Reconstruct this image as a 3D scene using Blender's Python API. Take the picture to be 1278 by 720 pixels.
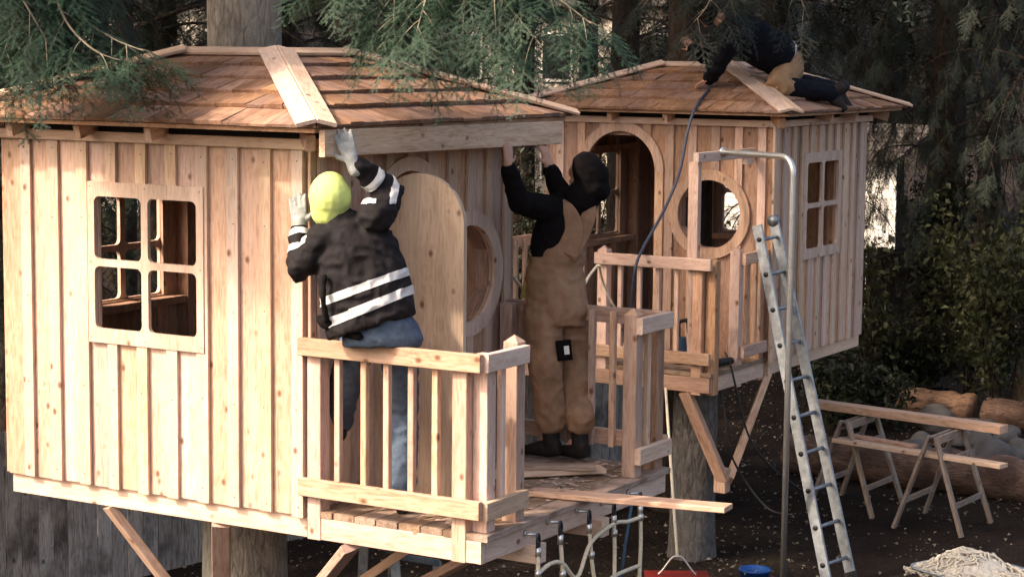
import bpy, bmesh, math, random
import numpy as np
from mathutils import Vector, Matrix, noise
V=Vector
for o in list(bpy.data.objects): bpy.data.objects.remove(o)
SC=bpy.context.scene; COL=SC.collection
rnd=random.Random(7)
# ------------------------------------------------------------------ camera
CAM=V((-8.70754,-6.38407,3.74851)); FPX=2600.26
ER=V((0.50890835,-0.86076736,0.00958313)).normalized(); EF=V((0.85572623,0.50465583,-0.11425897)).normalized(); EU=ER.cross(EF).normalized()
cd=bpy.data.cameras.new('camera'); cd.sensor_width=36; cd.lens=FPX/1278*36; cd.clip_start=.1; cd.clip_end=2000
co=bpy.data.objects.new('camera',cd); COL.objects.link(co)
co.matrix_world=Matrix(((ER.x,EU.x,-EF.x,CAM.x),(ER.y,EU.y,-EF.y,CAM.y),(ER.z,EU.z,-EF.z,CAM.z),(0,0,0,1)))
SC.camera=co
def PX(x,y,d): return CAM+(EF+ER*((x-639)/FPX)-EU*((y-360)/FPX))*d      # photo pixel + depth in metres -> point
def ON(ax,c,x,y):
    d=PX(x,y,1)-CAM; t=(c-CAM[ax])/d[ax]; return CAM+d*t
GZ=-.35
# ------------------------------------------------------------------ light
AZ=math.radians(36); EL=math.radians(42)
SDIR=V((-math.cos(AZ)*math.cos(EL),math.sin(AZ)*math.cos(EL),math.sin(EL)))
w=bpy.data.worlds.new('World'); SC.world=w; w.use_nodes=True
nt=w.node_tree; bg=nt.nodes['Background']
sky=nt.nodes.new('ShaderNodeTexSky'); sky.sky_type='NISHITA'; sky.sun_disc=False; sky.sun_elevation=EL
sky.sun_rotation=math.atan2(SDIR.x,SDIR.y)%(2*math.pi); sky.air_density=.8; sky.dust_density=6; sky.ozone_density=.3
hz=nt.nodes.new('ShaderNodeMix'); hz.data_type='RGBA'; hz.blend_type='MULTIPLY'; hz.inputs['Factor'].default_value=1; hz.inputs['B'].default_value=(1,.93,.84,1)   # warm haze
nt.links.new(sky.outputs[0],hz.inputs['A']); nt.links.new(hz.outputs['Result'],bg.inputs[0]); bg.inputs[1].default_value=.15
sl=bpy.data.lights.new('sun','SUN'); sl.energy=2.0; sl.angle=math.radians(2.0); sl.color=(1,.84,.67)
so=bpy.data.objects.new('sun',sl); COL.objects.link(so); so.rotation_euler=SDIR.to_track_quat('Z','Y').to_euler()
SC.view_settings.view_transform='Standard'; SC.view_settings.look='None'; SC.view_settings.gamma=1; SC.view_settings.exposure=1.5
SC.view_settings.use_curve_mapping=False
SC.render.engine='CYCLES'
# ------------------------------------------------------------------ object helpers
WM={}
def reg(o,M,parent=None):
    COL.objects.link(o)
    if parent is not None:
        o.parent=parent; o.matrix_parent_inverse=WM[parent.name].inverted()
    o.matrix_basis=M; WM[o.name]=M.copy(); return o
def tag(o,label=None,cat=None,group=None,kind=None):
    if label:o['label']=label
    if cat:o['category']=cat
    if group:o['group']=group
    if kind:o['kind']=kind
    return o
def thing(name,label,cat,loc,group=None):
    o=bpy.data.objects.new(name,None); o.empty_display_size=.1
    reg(o,Matrix.Translation(V(loc))); return tag(o,label,cat,group)
def obj(name,me,mat,parent=None,M=None):
    if mat is not None and not me.materials: me.materials.append(MAT[mat] if isinstance(mat,str) else mat)
    return reg(bpy.data.objects.new(name,me),M or Matrix(),parent)
def mesh(verts,faces,name='m',smooth=False):
    me=bpy.data.meshes.new(name); me.from_pydata([tuple(v) for v in verts],[],faces); me.update()
    if smooth: me.polygons.foreach_set('use_smooth',[True]*len(me.polygons))
    return me
def npmesh(v,f,name='m',smooth=False):
    me=bpy.data.meshes.new(name); v=np.asarray(v,np.float32); f=np.asarray(f,np.int32); k=f.shape[1]
    me.vertices.add(len(v)); me.vertices.foreach_set('co',v.ravel())
    me.loops.add(f.size); me.loops.foreach_set('vertex_index',f.ravel())
    me.polygons.add(len(f)); me.polygons.foreach_set('loop_start',np.arange(len(f),dtype=np.int32)*k)
    if smooth: me.polygons.foreach_set('use_smooth',np.ones(len(f),bool))
    me.update(calc_edges=True); return me
BOXC={}
def box_mesh(L,W,T,mat,ch=.0035):
    key=(round(L,3),round(W,3),round(T,3),mat)
    if key in BOXC: return BOXC[key]
    L,W,T=key[:3]; c=min(ch,W*.2,T*.2); a,b=W/2,T/2
    sec=[(-a+c,-b),(a-c,-b),(a,-b+c),(a,b-c),(a-c,b),(-a+c,b),(-a,b-c),(-a,-b+c)]
    v=[(0,y,z) for y,z in sec]+[(L,y,z) for y,z in sec]
    f=[tuple(reversed(range(8))),tuple(range(8,16))]+[(i,(i+1)%8,(i+1)%8+8,i+8) for i in range(8)]
    me=mesh(v,f); me.materials.append(MAT[mat]); BOXC[key]=me; return me
def frame(a,b,side):
    a=V(a);b=V(b);x=(b-a); L=x.length; x=x/L; y=V(side); y=(y-x*y.dot(x)).normalized(); z=x.cross(y)
    return Matrix(((x.x,y.x,z.x,a.x),(x.y,y.y,z.y,a.y),(x.z,y.z,z.z,a.z),(0,0,0,1))),L
def plank(name,parent,a,b,width,thick,side,mat='wood'):
    M,L=frame(a,b,side); return obj(name,box_mesh(L,width,thick,mat),None,parent,M)
def tube_geo(pts,rad,n=8,caps=True,v=None,f=None):
    v=[] if v is None else v; f=[] if f is None else f
    pts=[V(p) for p in pts]; rad=rad if isinstance(rad,(list,tuple)) else [rad]*len(pts)
    prev=None; base=len(v)
    for i,p in enumerate(pts):
        t=(pts[min(i+1,len(pts)-1)]-pts[max(i-1,0)]).normalized()
        if prev is None:
            u=t.cross(V((0,0,1))); u=u if u.length>.05 else t.cross(V((1,0,0)))
        else: u=prev-t*prev.dot(t)
        u.normalize(); prev=u; w_=t.cross(u)
        for k in range(n):
            an=2*math.pi*k/n; v.append(p+u*(math.cos(an)*rad[i])+w_*(math.sin(an)*rad[i]))
    for i in range(len(pts)-1):
        for k in range(n):
            k2=(k+1)%n; f.append((base+i*n+k,base+i*n+k2,base+(i+1)*n+k2,base+(i+1)*n+k))
    if caps:
        f.append(tuple(base+k for k in reversed(range(n)))); m=base+(len(pts)-1)*n; f.append(tuple(m+k for k in range(n)))
    return v,f
def tube(name,pts,rad,mat,parent=None,n=8):
    v,f=tube_geo(pts,rad,n); o=V(pts[0]); return obj(name,mesh([x-o for x in v],f,smooth=True),mat,parent,Matrix.Translation(o))
def curve(pts,n=8):
    pts=[V(p) for p in pts]; out=[]
    for i in range(len(pts)-1):
        p0=pts[max(i-1,0)];p1=pts[i];p2=pts[i+1];p3=pts[min(i+2,len(pts)-1)]
        for k in range(n):
            t=k/n; out.append(.5*((2*p1)+(p2-p0)*t+(2*p0-5*p1+4*p2-p3)*t*t+(3*p1-p0-3*p2+p3)*t**3))
    out.append(pts[-1]); return out
# ------------------------------------------------------------------ materials
MAT={}
def nodes(name):
    m=bpy.data.materials.new(name); m.use_nodes=True; MAT[name]=m; t=m.node_tree
    b=t.nodes['Principled BSDF']; return m,t,b
def N(t,k,**kw):
    n=t.nodes.new(k)
    for a,b in kw.items(): setattr(n,a,b)
    return n
def ramp(t,stops):
    r=N(t,'ShaderNodeValToRGB'); e=r.color_ramp.elements
    e[0].position,e[0].color=stops[0][0],(*stops[0][1],1)
    e[1].position,e[1].color=stops[-1][0],(*stops[-1][1],1)
    for p,c in stops[1:-1]:
        x=e.new(p); x.color=(*c,1)
    return r
def coords(t,scale,rand=True):
    tc=N(t,'ShaderNodeTexCoord'); oi=N(t,'ShaderNodeObjectInfo')
    mp=N(t,'ShaderNodeMapping'); mp.inputs['Scale'].default_value=scale
    if rand:
        mu=N(t,'ShaderNodeMath',operation='MULTIPLY'); mu.inputs[1].default_value=37.; t.links.new(oi.outputs['Random'],mu.inputs[0])
        cb=N(t,'ShaderNodeCombineXYZ'); t.links.new(mu.outputs[0],cb.inputs[0]); t.links.new(mu.outputs[0],cb.inputs[1])
        ad=N(t,'ShaderNodeVectorMath',operation='ADD'); t.links.new(tc.outputs['Object'],ad.inputs[0]); t.links.new(cb.outputs[0],ad.inputs[1])
        t.links.new(ad.outputs[0],mp.inputs[0])
    else: t.links.new(tc.outputs['Object'],mp.inputs[0])
    return tc,oi,mp
def wood(name,light,mid,dark,knot=(.13,.055,.025),kd=.55,rough=.62,tint=.22,bump=.25,stain=None,sat=0.):
    m,t,b=nodes(name); L=t.links.new
    tc,oi,mp=coords(t,(1.0,9,9)); src=mp.inputs[0].links[0].from_socket
    # knots: cells stretched along the grain
    mk=N(t,'ShaderNodeMapping'); mk.inputs['Scale'].default_value=(7.5,10.5,10.5); L(src,mk.inputs[0])
    vo=N(t,'ShaderNodeTexVoronoi'); vo.inputs['Scale'].default_value=1; L(mk.outputs[0],vo.inputs['Vector'])
    # grain bends round the knots
    sw=N(t,'ShaderNodeMapRange'); sw.inputs[1].default_value=0; sw.inputs[2].default_value=.55; sw.inputs[3].default_value=1; sw.inputs[4].default_value=0; L(vo.outputs['Distance'],sw.inputs[0])
    wv=N(t,'ShaderNodeVectorMath',operation='SCALE'); L(mp.outputs[0],wv.inputs[0]); wv.inputs[3].default_value=1
    cbk=N(t,'ShaderNodeCombineXYZ'); mk2=N(t,'ShaderNodeMath',operation='MULTIPLY'); mk2.inputs[1].default_value=.5; L(sw.outputs[0],mk2.inputs[0]); L(mk2.outputs[0],cbk.inputs[1]); L(mk2.outputs[0],cbk.inputs[2])
    av=N(t,'ShaderNodeVectorMath',operation='ADD'); L(wv.outputs[0],av.inputs[0]); L(cbk.outputs[0],av.inputs[1])
    n1=N(t,'ShaderNodeTexNoise'); n1.inputs['Scale'].default_value=1.3; n1.inputs['Detail'].default_value=4; n1.inputs['Distortion'].default_value=.9; L(av.outputs[0],n1.inputs['Vector'])
    # growth bands
    ms=N(t,'ShaderNodeMath',operation='MULTIPLY'); ms.inputs[1].default_value=26; L(n1.outputs[0],ms.inputs[0])
    sn=N(t,'ShaderNodeMath',operation='SINE'); L(ms.outputs[0],sn.inputs[0])
    n2=N(t,'ShaderNodeTexNoise'); n2.inputs['Scale'].default_value=10; n2.inputs['Detail'].default_value=3; L(mp.outputs[0],n2.inputs['Vector'])
    mx=N(t,'ShaderNodeMath',operation='MULTIPLY_ADD'); L(sn.outputs[0],mx.inputs[0]); mx.inputs[1].default_value=.085; L(n2.outputs[0],mx.inputs[2])
    r=ramp(t,[(.25,dark),(.5,mid),(.78,light)]); L(mx.outputs[0],r.inputs[0])
    # broad colour streaks
    n3=N(t,'ShaderNodeTexNoise'); n3.inputs['Scale'].default_value=.8; n3.inputs['Detail'].default_value=2; L(mp.outputs[0],n3.inputs['Vector'])
    hs=N(t,'ShaderNodeHueSaturation'); L(r.outputs[0],hs.inputs['Color'])
    mr=N(t,'ShaderNodeMapRange'); mr.inputs[3].default_value=1-tint; mr.inputs[4].default_value=1+tint*.7; L(oi.outputs['Random'],mr.inputs[0])
    mr2=N(t,'ShaderNodeMapRange'); mr2.inputs[1].default_value=.3; mr2.inputs[2].default_value=.7; mr2.inputs[3].default_value=.82; mr2.inputs[4].default_value=1.12; L(n3.outputs[0],mr2.inputs[0])
    mm=N(t,'ShaderNodeMath',operation='MULTIPLY'); L(mr.outputs[0],mm.inputs[0]); L(mr2.outputs[0],mm.inputs[1]); L(mm.outputs[0],hs.inputs['Value'])
    f2=N(t,'ShaderNodeMath',operation='MULTIPLY'); f2.inputs[1].default_value=7.31; L(oi.outputs['Random'],f2.inputs[0])
    fr=N(t,'ShaderNodeMath',operation='FRACT'); L(f2.outputs[0],fr.inputs[0])
    mh=N(t,'ShaderNodeMapRange'); mh.inputs[3].default_value=.489; mh.inputs[4].default_value=.503; L(fr.outputs[0],mh.inputs[0]); L(mh.outputs[0],hs.inputs['Hue'])
    msat=N(t,'ShaderNodeMapRange'); msat.inputs[3].default_value=.82+sat; msat.inputs[4].default_value=1.15+sat; L(fr.outputs[0],msat.inputs[0]); L(msat.outputs[0],hs.inputs['Saturation'])
    # knot mask, only in some cells
    sp=N(t,'ShaderNodeSeparateColor'); L(vo.outputs['Color'],sp.inputs[0])
    gt=N(t,'ShaderNodeMath',operation='GREATER_THAN'); gt.inputs[1].default_value=1-kd; L(sp.outputs[0],gt.inputs[0])
    km=N(t,'ShaderNodeMapRange'); km.inputs[1].default_value=.08; km.inputs[2].default_value=.2; km.inputs[3].default_value=1; km.inputs[4].default_value=0; L(vo.outputs['Distance'],km.inputs[0])
    kk=N(t,'ShaderNodeMath',operation='MULTIPLY'); L(km.outputs[0],kk.inputs[0]); L(gt.outputs[0],kk.inputs[1])
    kq=N(t,'ShaderNodeMath',operation='MULTIPLY'); L(kk.outputs[0],kq.inputs[0]); kq.inputs[1].default_value=.85
    mc=N(t,'ShaderNodeMix',data_type='RGBA'); L(kq.outputs[0],mc.inputs['Factor']); L(hs.outputs[0],mc.inputs['A']); mc.inputs['B'].default_value=(*knot,1)
    out=mc.outputs['Result']
    if stain:
        ns=N(t,'ShaderNodeTexNoise'); ns.inputs['Scale'].default_value=stain[1]; ns.inputs['Detail'].default_value=6; L(src,ns.inputs['Vector'])
        ks=N(t,'ShaderNodeMapRange'); ks.inputs[1].default_value=.48; ks.inputs[2].default_value=.66; ks.inputs[4].default_value=.75; L(ns.outputs[0],ks.inputs[0])
        m2=N(t,'ShaderNodeMix',data_type='RGBA'); L(ks.outputs[0],m2.inputs['Factor']); L(out,m2.inputs['A']); m2.inputs['B'].default_value=(*stain[0],1); out=m2.outputs['Result']
    L(out,b.inputs['Base Color']); b.inputs['Roughness'].default_value=rough; b.inputs['Specular IOR Level'].default_value=.25
    bp=N(t,'ShaderNodeBump'); bp.inputs['Strength'].default_value=bump; bp.inputs['Distance'].default_value=.004; L(mx.outputs[0],bp.inputs['Height']); L(bp.outputs[0],b.inputs['Normal'])
    return m
wood('wood',(.67,.475,.36),(.585,.39,.28),(.455,.27,.18),bump=.12,kd=.5,tint=.28)
wood('wood_red',(.55,.36,.25),(.46,.28,.185),(.33,.18,.112),tint=.25,kd=.6)
wood('wood_pale',(.70,.535,.42),(.635,.465,.35),(.525,.355,.25),kd=.4,bump=.12,tint=.14)
wood('door_wood',(.66,.52,.40),(.60,.455,.34),(.50,.35,.25),tint=.05,kd=.7)
wood('wood_fascia',(.78,.60,.46),(.69,.50,.365),(.53,.34,.225),tint=.0,kd=.9,bump=.12)
wood('shake',(.41,.26,.178),(.325,.193,.126),(.21,.113,.07),kd=.0,tint=.24,bump=.5,rough=.8,stain=((.17,.088,.052),5))
wood('deck_wood',(.40,.30,.22),(.32,.225,.155),(.22,.14,.09),tint=.25,stain=((.13,.08,.05),6))
wood('grey_board',(.44,.39,.335),(.33,.285,.245),(.17,.142,.12),knot=(.03,.025,.02),tint=.35,rough=.85,sat=-.35,stain=((.05,.042,.036),3))
wood('dark_board',(.055,.04,.03),(.038,.027,.021),(.02,.014,.011),knot=(.01,.008,.006),tint=.35,rough=.9)
wood('old_wood',(.36,.28,.215),(.28,.205,.15),(.17,.115,.08),tint=.2,rough=.8,stain=((.30,.27,.24),8))
wood('log_wood',(.24,.15,.10),(.155,.09,.058),(.06,.034,.023),tint=.15,rough=.8,bump=.8,stain=((.045,.026,.018),3))
def plain(name,col,rough=.6,metal=0,var=.25,scale=8,bump=0,spec=.3,noise_stretch=(1,1,1),col2=None):
    m,t,b=nodes(name); L=t.links.new
    tc,oi,mp=coords(t,noise_stretch)
    n=N(t,'ShaderNodeTexNoise'); n.inputs['Scale'].default_value=scale; n.inputs['Detail'].default_value=6; n.inputs['Roughness'].default_value=.65; L(mp.outputs[0],n.inputs['Vector'])
    c2=col2 or tuple(c*(1-var) for c in col); c1=tuple(min(1,c*(1+var)) for c in col) if not col2 else col
    r=ramp(t,[(.3,c2),(.7,c1)]); L(n.outputs[0],r.inputs[0]); L(r.outputs[0],b.inputs['Base Color'])
    b.inputs['Roughness'].default_value=rough; b.inputs['Metallic'].default_value=metal; b.inputs['Specular IOR Level'].default_value=spec
    if bump:
        bp=N(t,'ShaderNodeBump'); bp.inputs['Strength'].default_value=bump; bp.inputs['Distance'].default_value=.02; L(n.outputs[0],bp.inputs['Height']); L(bp.outputs[0],b.inputs['Normal'])
    return m
plain('twig',(.17,.14,.10),.85,0,.3,20)
plain('twig_pale',(.18,.155,.115),.85,0,.3,20)
plain('aluminium',(.36,.39,.42),.42,.75,.22,16,col2=(.17,.19,.215))
plain('steel',(.62,.61,.59),.33,.8,.15,10)
plain('dark_metal',(.05,.05,.055),.45,.6)
plain('rope',(.70,.61,.46),.9,0,.25,60,.4)
plain('rope_white',(.66,.60,.50),.9,0,.25,40,.4)
plain('rope_dark',(.10,.085,.07),.9,0,.25,40,.4)
plain('rope_blue',(.045,.10,.16),.6)
plain('hose',(.055,.065,.10),.5,0,.2)
plain('black_cord',(.012,.012,.013),.5,0,.2)
plain('black_cloth',(.0075,.006,.0065),.95,0,.35,30,.3,spec=.1)
plain('jacket_cloth',(.0115,.0095,.011),.8,0,.4,16,.35,spec=.2)
plain('navy_cloth',(.007,.008,.014),.9,0,.3,24,.3,spec=.15)
plain('denim',(.085,.115,.165),.9,0,.25,35,.3,spec=.1)
plain('denim_dark',(.062,.082,.125),.9,0,.3,35,.3,spec=.1)
plain('canvas_brown',(.37,.225,.14),.9,0,.22,9,.35,spec=.1,col2=(.225,.128,.074))
plain('canvas_tan',(.36,.225,.13),.9,0,.22,14,.35,spec=.1)
plain('hi_vis',(.60,.70,.22),.85,0,.06,20,.15)
plain('reflective',(.60,.60,.60),.5,0,.12,30)
plain('glove_grey',(.33,.345,.34),.9,0,.25,30,.3)
plain('boot',(.017,.013,.012),.7,0,.35,18,.3)
plain('skin',(.52,.29,.20),.55,0,.1,12,.05)
plain('hair',(.012,.009,.008),.7,0,.3,40)
plain('eye',(.02,.015,.012),.3)
plain('red_paint',(.22,.022,.018),.4,0,.3,6)
plain('blue_plastic',(.014,.07,.27),.4,0,.15)
plain('tool_blue',(.035,.075,.13),.45,0,.2)
plain('yellow_plastic',(.58,.42,.12),.6,0,.15)
plain('orange_plastic',(.55,.13,.02),.5,0,.15)
plain('galvanised',(.42,.46,.50),.45,.55,.2,10)
plain('stone',(.135,.125,.118),.9,0,.4,5,.7,col2=(.065,.058,.055))
plain('siding',(.78,.76,.72),.7,0,.06,4)
plain('siding_dull',(.42,.38,.33),.8,0,.08,4)
plain('roof_tile',(.07,.06,.055),.9,0,.35,10)
plain('eave_shade_black',(.012,.01,.01),.9)
plain('white_label',(.75,.73,.7),.6,0,.05)
def bark(name,c1,c2,c3,sc=1.):
    m,t,b=nodes(name); L=t.links.new
    tc,oi,mp=coords(t,(1,1,.35)); src=mp.inputs[0].links[0].from_socket
    n=N(t,'ShaderNodeTexNoise'); n.inputs['Scale'].default_value=26*sc; n.inputs['Detail'].default_value=8; n.inputs['Roughness'].default_value=.7; n.inputs['Distortion'].default_value=.6; L(mp.outputs[0],n.inputs['Vector'])
    v=N(t,'ShaderNodeTexVoronoi',feature='DISTANCE_TO_EDGE'); v.inputs['Scale'].default_value=16*sc; L(mp.outputs[0],v.inputs['Vector'])
    vm=N(t,'ShaderNodeMapRange'); vm.inputs[2].default_value=.14; L(v.outputs['Distance'],vm.inputs[0])
    big=N(t,'ShaderNodeTexNoise'); big.inputs['Scale'].default_value=3.2; big.inputs['Detail'].default_value=5; L(src,big.inputs['Vector'])
    r=ramp(t,[(.33,c2),(.66,c1)]); L(n.outputs[0],r.inputs[0])
    bm_=N(t,'ShaderNodeMapRange'); bm_.inputs[1].default_value=.45; bm_.inputs[2].default_value=.68; bm_.inputs[4].default_value=.8; L(big.outputs[0],bm_.inputs[0])
    m1=N(t,'ShaderNodeMix',data_type='RGBA'); L(bm_.outputs[0],m1.inputs['Factor']); L(r.outputs[0],m1.inputs['A']); m1.inputs['B'].default_value=(*c3,1)
    inv=N(t,'ShaderNodeMapRange'); inv.inputs[3].default_value=.22; inv.inputs[4].default_value=0; L(vm.outputs[0],inv.inputs[0])
    m2=N(t,'ShaderNodeMix',data_type='RGBA'); L(inv.outputs[0],m2.inputs['Factor']); L(m1.outputs['Result'],m2.inputs['A']); m2.inputs['B'].default_value=(*[q*.5 for q in c2],1)
    L(m2.outputs['Result'],b.inputs['Base Color']); b.inputs['Roughness'].default_value=.9; b.inputs['Specular IOR Level'].default_value=.15
    ad=N(t,'ShaderNodeMath',operation='MULTIPLY_ADD'); L(n.outputs[0],ad.inputs[0]); ad.inputs[1].default_value=1.6; vs=N(t,'ShaderNodeMath',operation='MULTIPLY'); vs.inputs[1].default_value=.35; L(vm.outputs[0],vs.inputs[0]); L(vs.outputs[0],ad.inputs[2])
    bp=N(t,'ShaderNodeBump'); bp.inputs['Strength'].default_value=.9; bp.inputs['Distance'].default_value=.02; L(ad.outputs[0],bp.inputs['Height']); L(bp.outputs[0],b.inputs['Normal'])
def leafmat(name,c1,c2,trans=.3,scale=2.2,rough=.55):
    m,t,b=nodes(name); L=t.links.new
    tc,oi,mp=coords(t,(1,1,1))
    n=N(t,'ShaderNodeTexNoise'); n.inputs['Scale'].default_value=scale; n.inputs['Detail'].default_value=5; n.inputs['Roughness'].default_value=.7; L(mp.outputs[0],n.inputs['Vector'])
    r=ramp(t,[(.32,c1),(.68,c2)]); L(n.outputs[0],r.inputs[0]); L(r.outputs[0],b.inputs['Base Color']); b.inputs['Roughness'].default_value=rough; b.inputs['Specular IOR Level'].default_value=.3
    tr=N(t,'ShaderNodeBsdfTranslucent'); L(r.outputs[0],tr.inputs[0]); ms=N(t,'ShaderNodeMixShader'); ms.inputs[0].default_value=trans
    L(b.outputs[0],ms.inputs[1]); L(tr.outputs[0],ms.inputs[2]); L(ms.outputs[0],t.nodes['Material Output'].inputs[0])
bark('bark_grey',(.45,.405,.345),(.19,.162,.135),(.36,.345,.30),1.)
bark('bark_mid',(.23,.21,.195),(.07,.06,.055),(.15,.15,.145),1.)
bark('bark_dark',(.075,.052,.039),(.025,.017,.013),(.05,.042,.032),.8)
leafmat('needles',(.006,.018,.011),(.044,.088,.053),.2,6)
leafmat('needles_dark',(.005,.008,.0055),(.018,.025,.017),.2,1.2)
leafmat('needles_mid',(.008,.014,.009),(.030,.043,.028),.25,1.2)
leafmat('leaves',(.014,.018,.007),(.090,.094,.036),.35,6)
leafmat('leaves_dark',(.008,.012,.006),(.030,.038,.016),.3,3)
leafmat('litter',(.07,.05,.036),(.42,.35,.27),.1,30,.8)
def ground_mat():
    m,t,b=nodes('soil'); L=t.links.new
    tc,oi,mp=coords(t,(1,1,1),False)
    n=N(t,'ShaderNodeTexNoise'); n.inputs['Scale'].default_value=1.1; n.inputs['Detail'].default_value=8; n.inputs['Roughness'].default_value=.7; L(mp.outputs[0],n.inputs['Vector'])
    r=ramp(t,[(.3,(.009,.006,.005)),(.5,(.023,.0155,.012)),(.62,(.030,.022,.015)),(.75,(.040,.038,.020))]); L(n.outputs[0],r.inputs[0]); L(r.outputs[0],b.inputs['Base Color'])
    b.inputs['Roughness'].default_value=.95; b.inputs['Specular IOR Level'].default_value=.1
    n2=N(t,'ShaderNodeTexNoise'); n2.inputs['Scale'].default_value=22; n2.inputs['Detail'].default_value=8; L(mp.outputs[0],n2.inputs['Vector'])
    bp=N(t,'ShaderNodeBump'); bp.inputs['Strength'].default_value=1; bp.inputs['Distance'].default_value=.06; L(n2.outputs[0],bp.inputs['Height']); L(bp.outputs[0],b.inputs['Normal'])
ground_mat()
# ------------------------------------------------------------------ ground
def gz(x,y):
    return GZ+.035*(noise.noise(V((x*.6,y*.6,3.1))))
def ground():
    xs=np.concatenate([np.linspace(-400,-14,8),np.linspace(-12,34,116),np.linspace(40,600,10)]); ys=np.concatenate([np.linspace(-400,-16,8),np.linspace(-14,26,100),np.linspace(32,500,10)])
    v=[(x,y,gz(x,y) if -13<x<35 and -15<y<27 else GZ) for y in ys for x in xs]; n=len(xs)
    f=[(j*n+i,j*n+i+1,(j+1)*n+i+1,(j+1)*n+i) for j in range(len(ys)-1) for i in range(n-1)]
    tag(obj('ground',mesh(v,f,smooth=True),'soil'),'dark bare soil under the tree houses','ground',kind='structure')
ground()
# ================================================================== TREE HOUSES
def wall_boards(parent,O,sd,nd,length,z0,z1,openings,mod=.21,bw=.07,mat='wood',phase=0.,name='board',bmat=None):
    """vertical boards with battens; O corner, sd along, nd outward. openings: (sa,sb,lo(s),hi(s),breaks)"""
    O=V(O);sd=V(sd);nd=V(nd)
    def piece(nm,s0,s1,n0,n1,zb,zt,jit,mt=None):
        br={s0,s1}
        for sa,sb,lo,hi,bk in openings:
            for q in [sa,sb]+bk:
                if s0<q<s1: br.add(q)
        br=sorted(br); up=[];dn=[];full=False
        for a,b in zip(br[:-1],br[1:]):
            m=(a+b)/2; hit=None
            for sa,sb,lo,hi,bk in openings:
                if sa-1e-6<=m<=sb+1e-6: hit=(lo,hi)
            e=1e-5
            if hit is None: up.append((a,b,zb,zb,zt,zt)); full=True
            else:
                lo,hi=hit
                if hi(m)<zt-.004: up.append((a,b,max(zb,hi(a+e)),max(zb,hi(b-e)),zt,zt))
                if lo(m)>zb+.004: dn.append((a,b,zb,zb,min(zt,lo(a+e)),min(zt,lo(b-e))))
        groups=[up+dn] if full else [up,dn]
        for gq in groups:
            if not gq: continue
            sc=(s0+s1)/2; v=[];f=[]
            for a,b,za,zb2,zc,zd in gq:
                k=len(v)
                for nn in (n0,n1):
                    v+=[(za,a-sc,nn),(zb2,b-sc,nn),(zd,b-sc,nn),(zc,a-sc,nn)]
                f+=[(k,k+1,k+2,k+3),(k+7,k+6,k+5,k+4),(k,k+4,k+5,k+1),(k+1,k+5,k+6,k+2),(k+2,k+6,k+7,k+3),(k+3,k+7,k+4,k)]
            # local axes: X up, Y along, Z out
            org=O+sd*sc
            M=Matrix(((0,sd.x,nd.x,org.x),(0,sd.y,nd.y,org.y),(1,0,0,0),(0,0,0,1)))
            me=mesh([(x,y,z+jit) for x,y,z in v],f); bm=bmesh.new(); bm.from_mesh(me); bmesh.ops.recalc_face_normals(bm,faces=bm.faces)
            bm.to_mesh(me); bm.free()
            obj(nm,me,mt or mat,parent,M)
    s=-mod+phase
    while s<length-.01:
        a=max(0,s+bw*.5); b=min(length,s+mod+bw*.5)
        if b-a>.02: piece(name,a+.001,b-.001,-.02,0,z0+rnd.uniform(-.006,.004),z1,rnd.uniform(-.0015,.0015))
        a=max(0.0,s+rnd.uniform(-.004,.004)); b=min(length,s+bw+rnd.uniform(-.004,.004))
        if b-a>.02: piece('batten',a,b,.0025,.0215,z0+rnd.uniform(-.008,.003),z1,0,bmat or mat)
        s+=mod
def rect_open(s0,s1,z0,z1): return (s0,s1,lambda s:z0,lambda s:z1,[])
def circ_open(c,z,r,n=14):
    bk=[c-r*math.cos(math.pi*i/n) for i in range(1,n)]
    h=lambda s: math.sqrt(max(0,r*r-(s-c)**2))
    return (c-r,c+r,lambda s:z-h(s),lambda s:z+h(s),bk)
def arch_open(c,r,zs,zb,n=14):
    bk=[c-r*math.cos(math.pi*i/n) for i in range(1,n)]
    return (c-r,c+r,lambda s:zb,lambda s:zs+math.sqrt(max(0,r*r-(s-c)**2)),bk)
def ring_mesh(ri,ro,t,a0=0,a1=2*math.pi,n=40):
    v=[];f=[];closed=abs(a1-a0-2*math.pi)<1e-6; m=n if closed else n+1
    for i in range(m):
        a=a0+(a1-a0)*i/n; c,s=math.cos(a),math.sin(a)
        v+=[(ri*s,ri*c,0),(ro*s,ro*c,0),(ro*s,ro*c,t),(ri*s,ri*c,t)]
    for i in range(n):
        j=(i+1)%m
        for k in range(4): f.append((i*4+k,i*4+(k+1)%4,j*4+(k+1)%4,j*4+k))
    if not closed: f+=[(0,1,2,3),tuple(n*4+k for k in (3,2,1,0))]
    me=mesh(v,f); bm=bmesh.new(); bm.from_mesh(me); bmesh.ops.recalc_face_normals(bm,faces=bm.faces); bm.to_mesh(me); bm.free(); return me
def wallM(O,sd,nd,s,z,n=0.):
    O=V(O);sd=V(sd);nd=V(nd); g=O+sd*s+nd*n
    return Matrix(((0,sd.x,nd.x,g.x),(0,sd.y,nd.y,g.y),(1,0,0,z),(0,0,0,1)))
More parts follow.
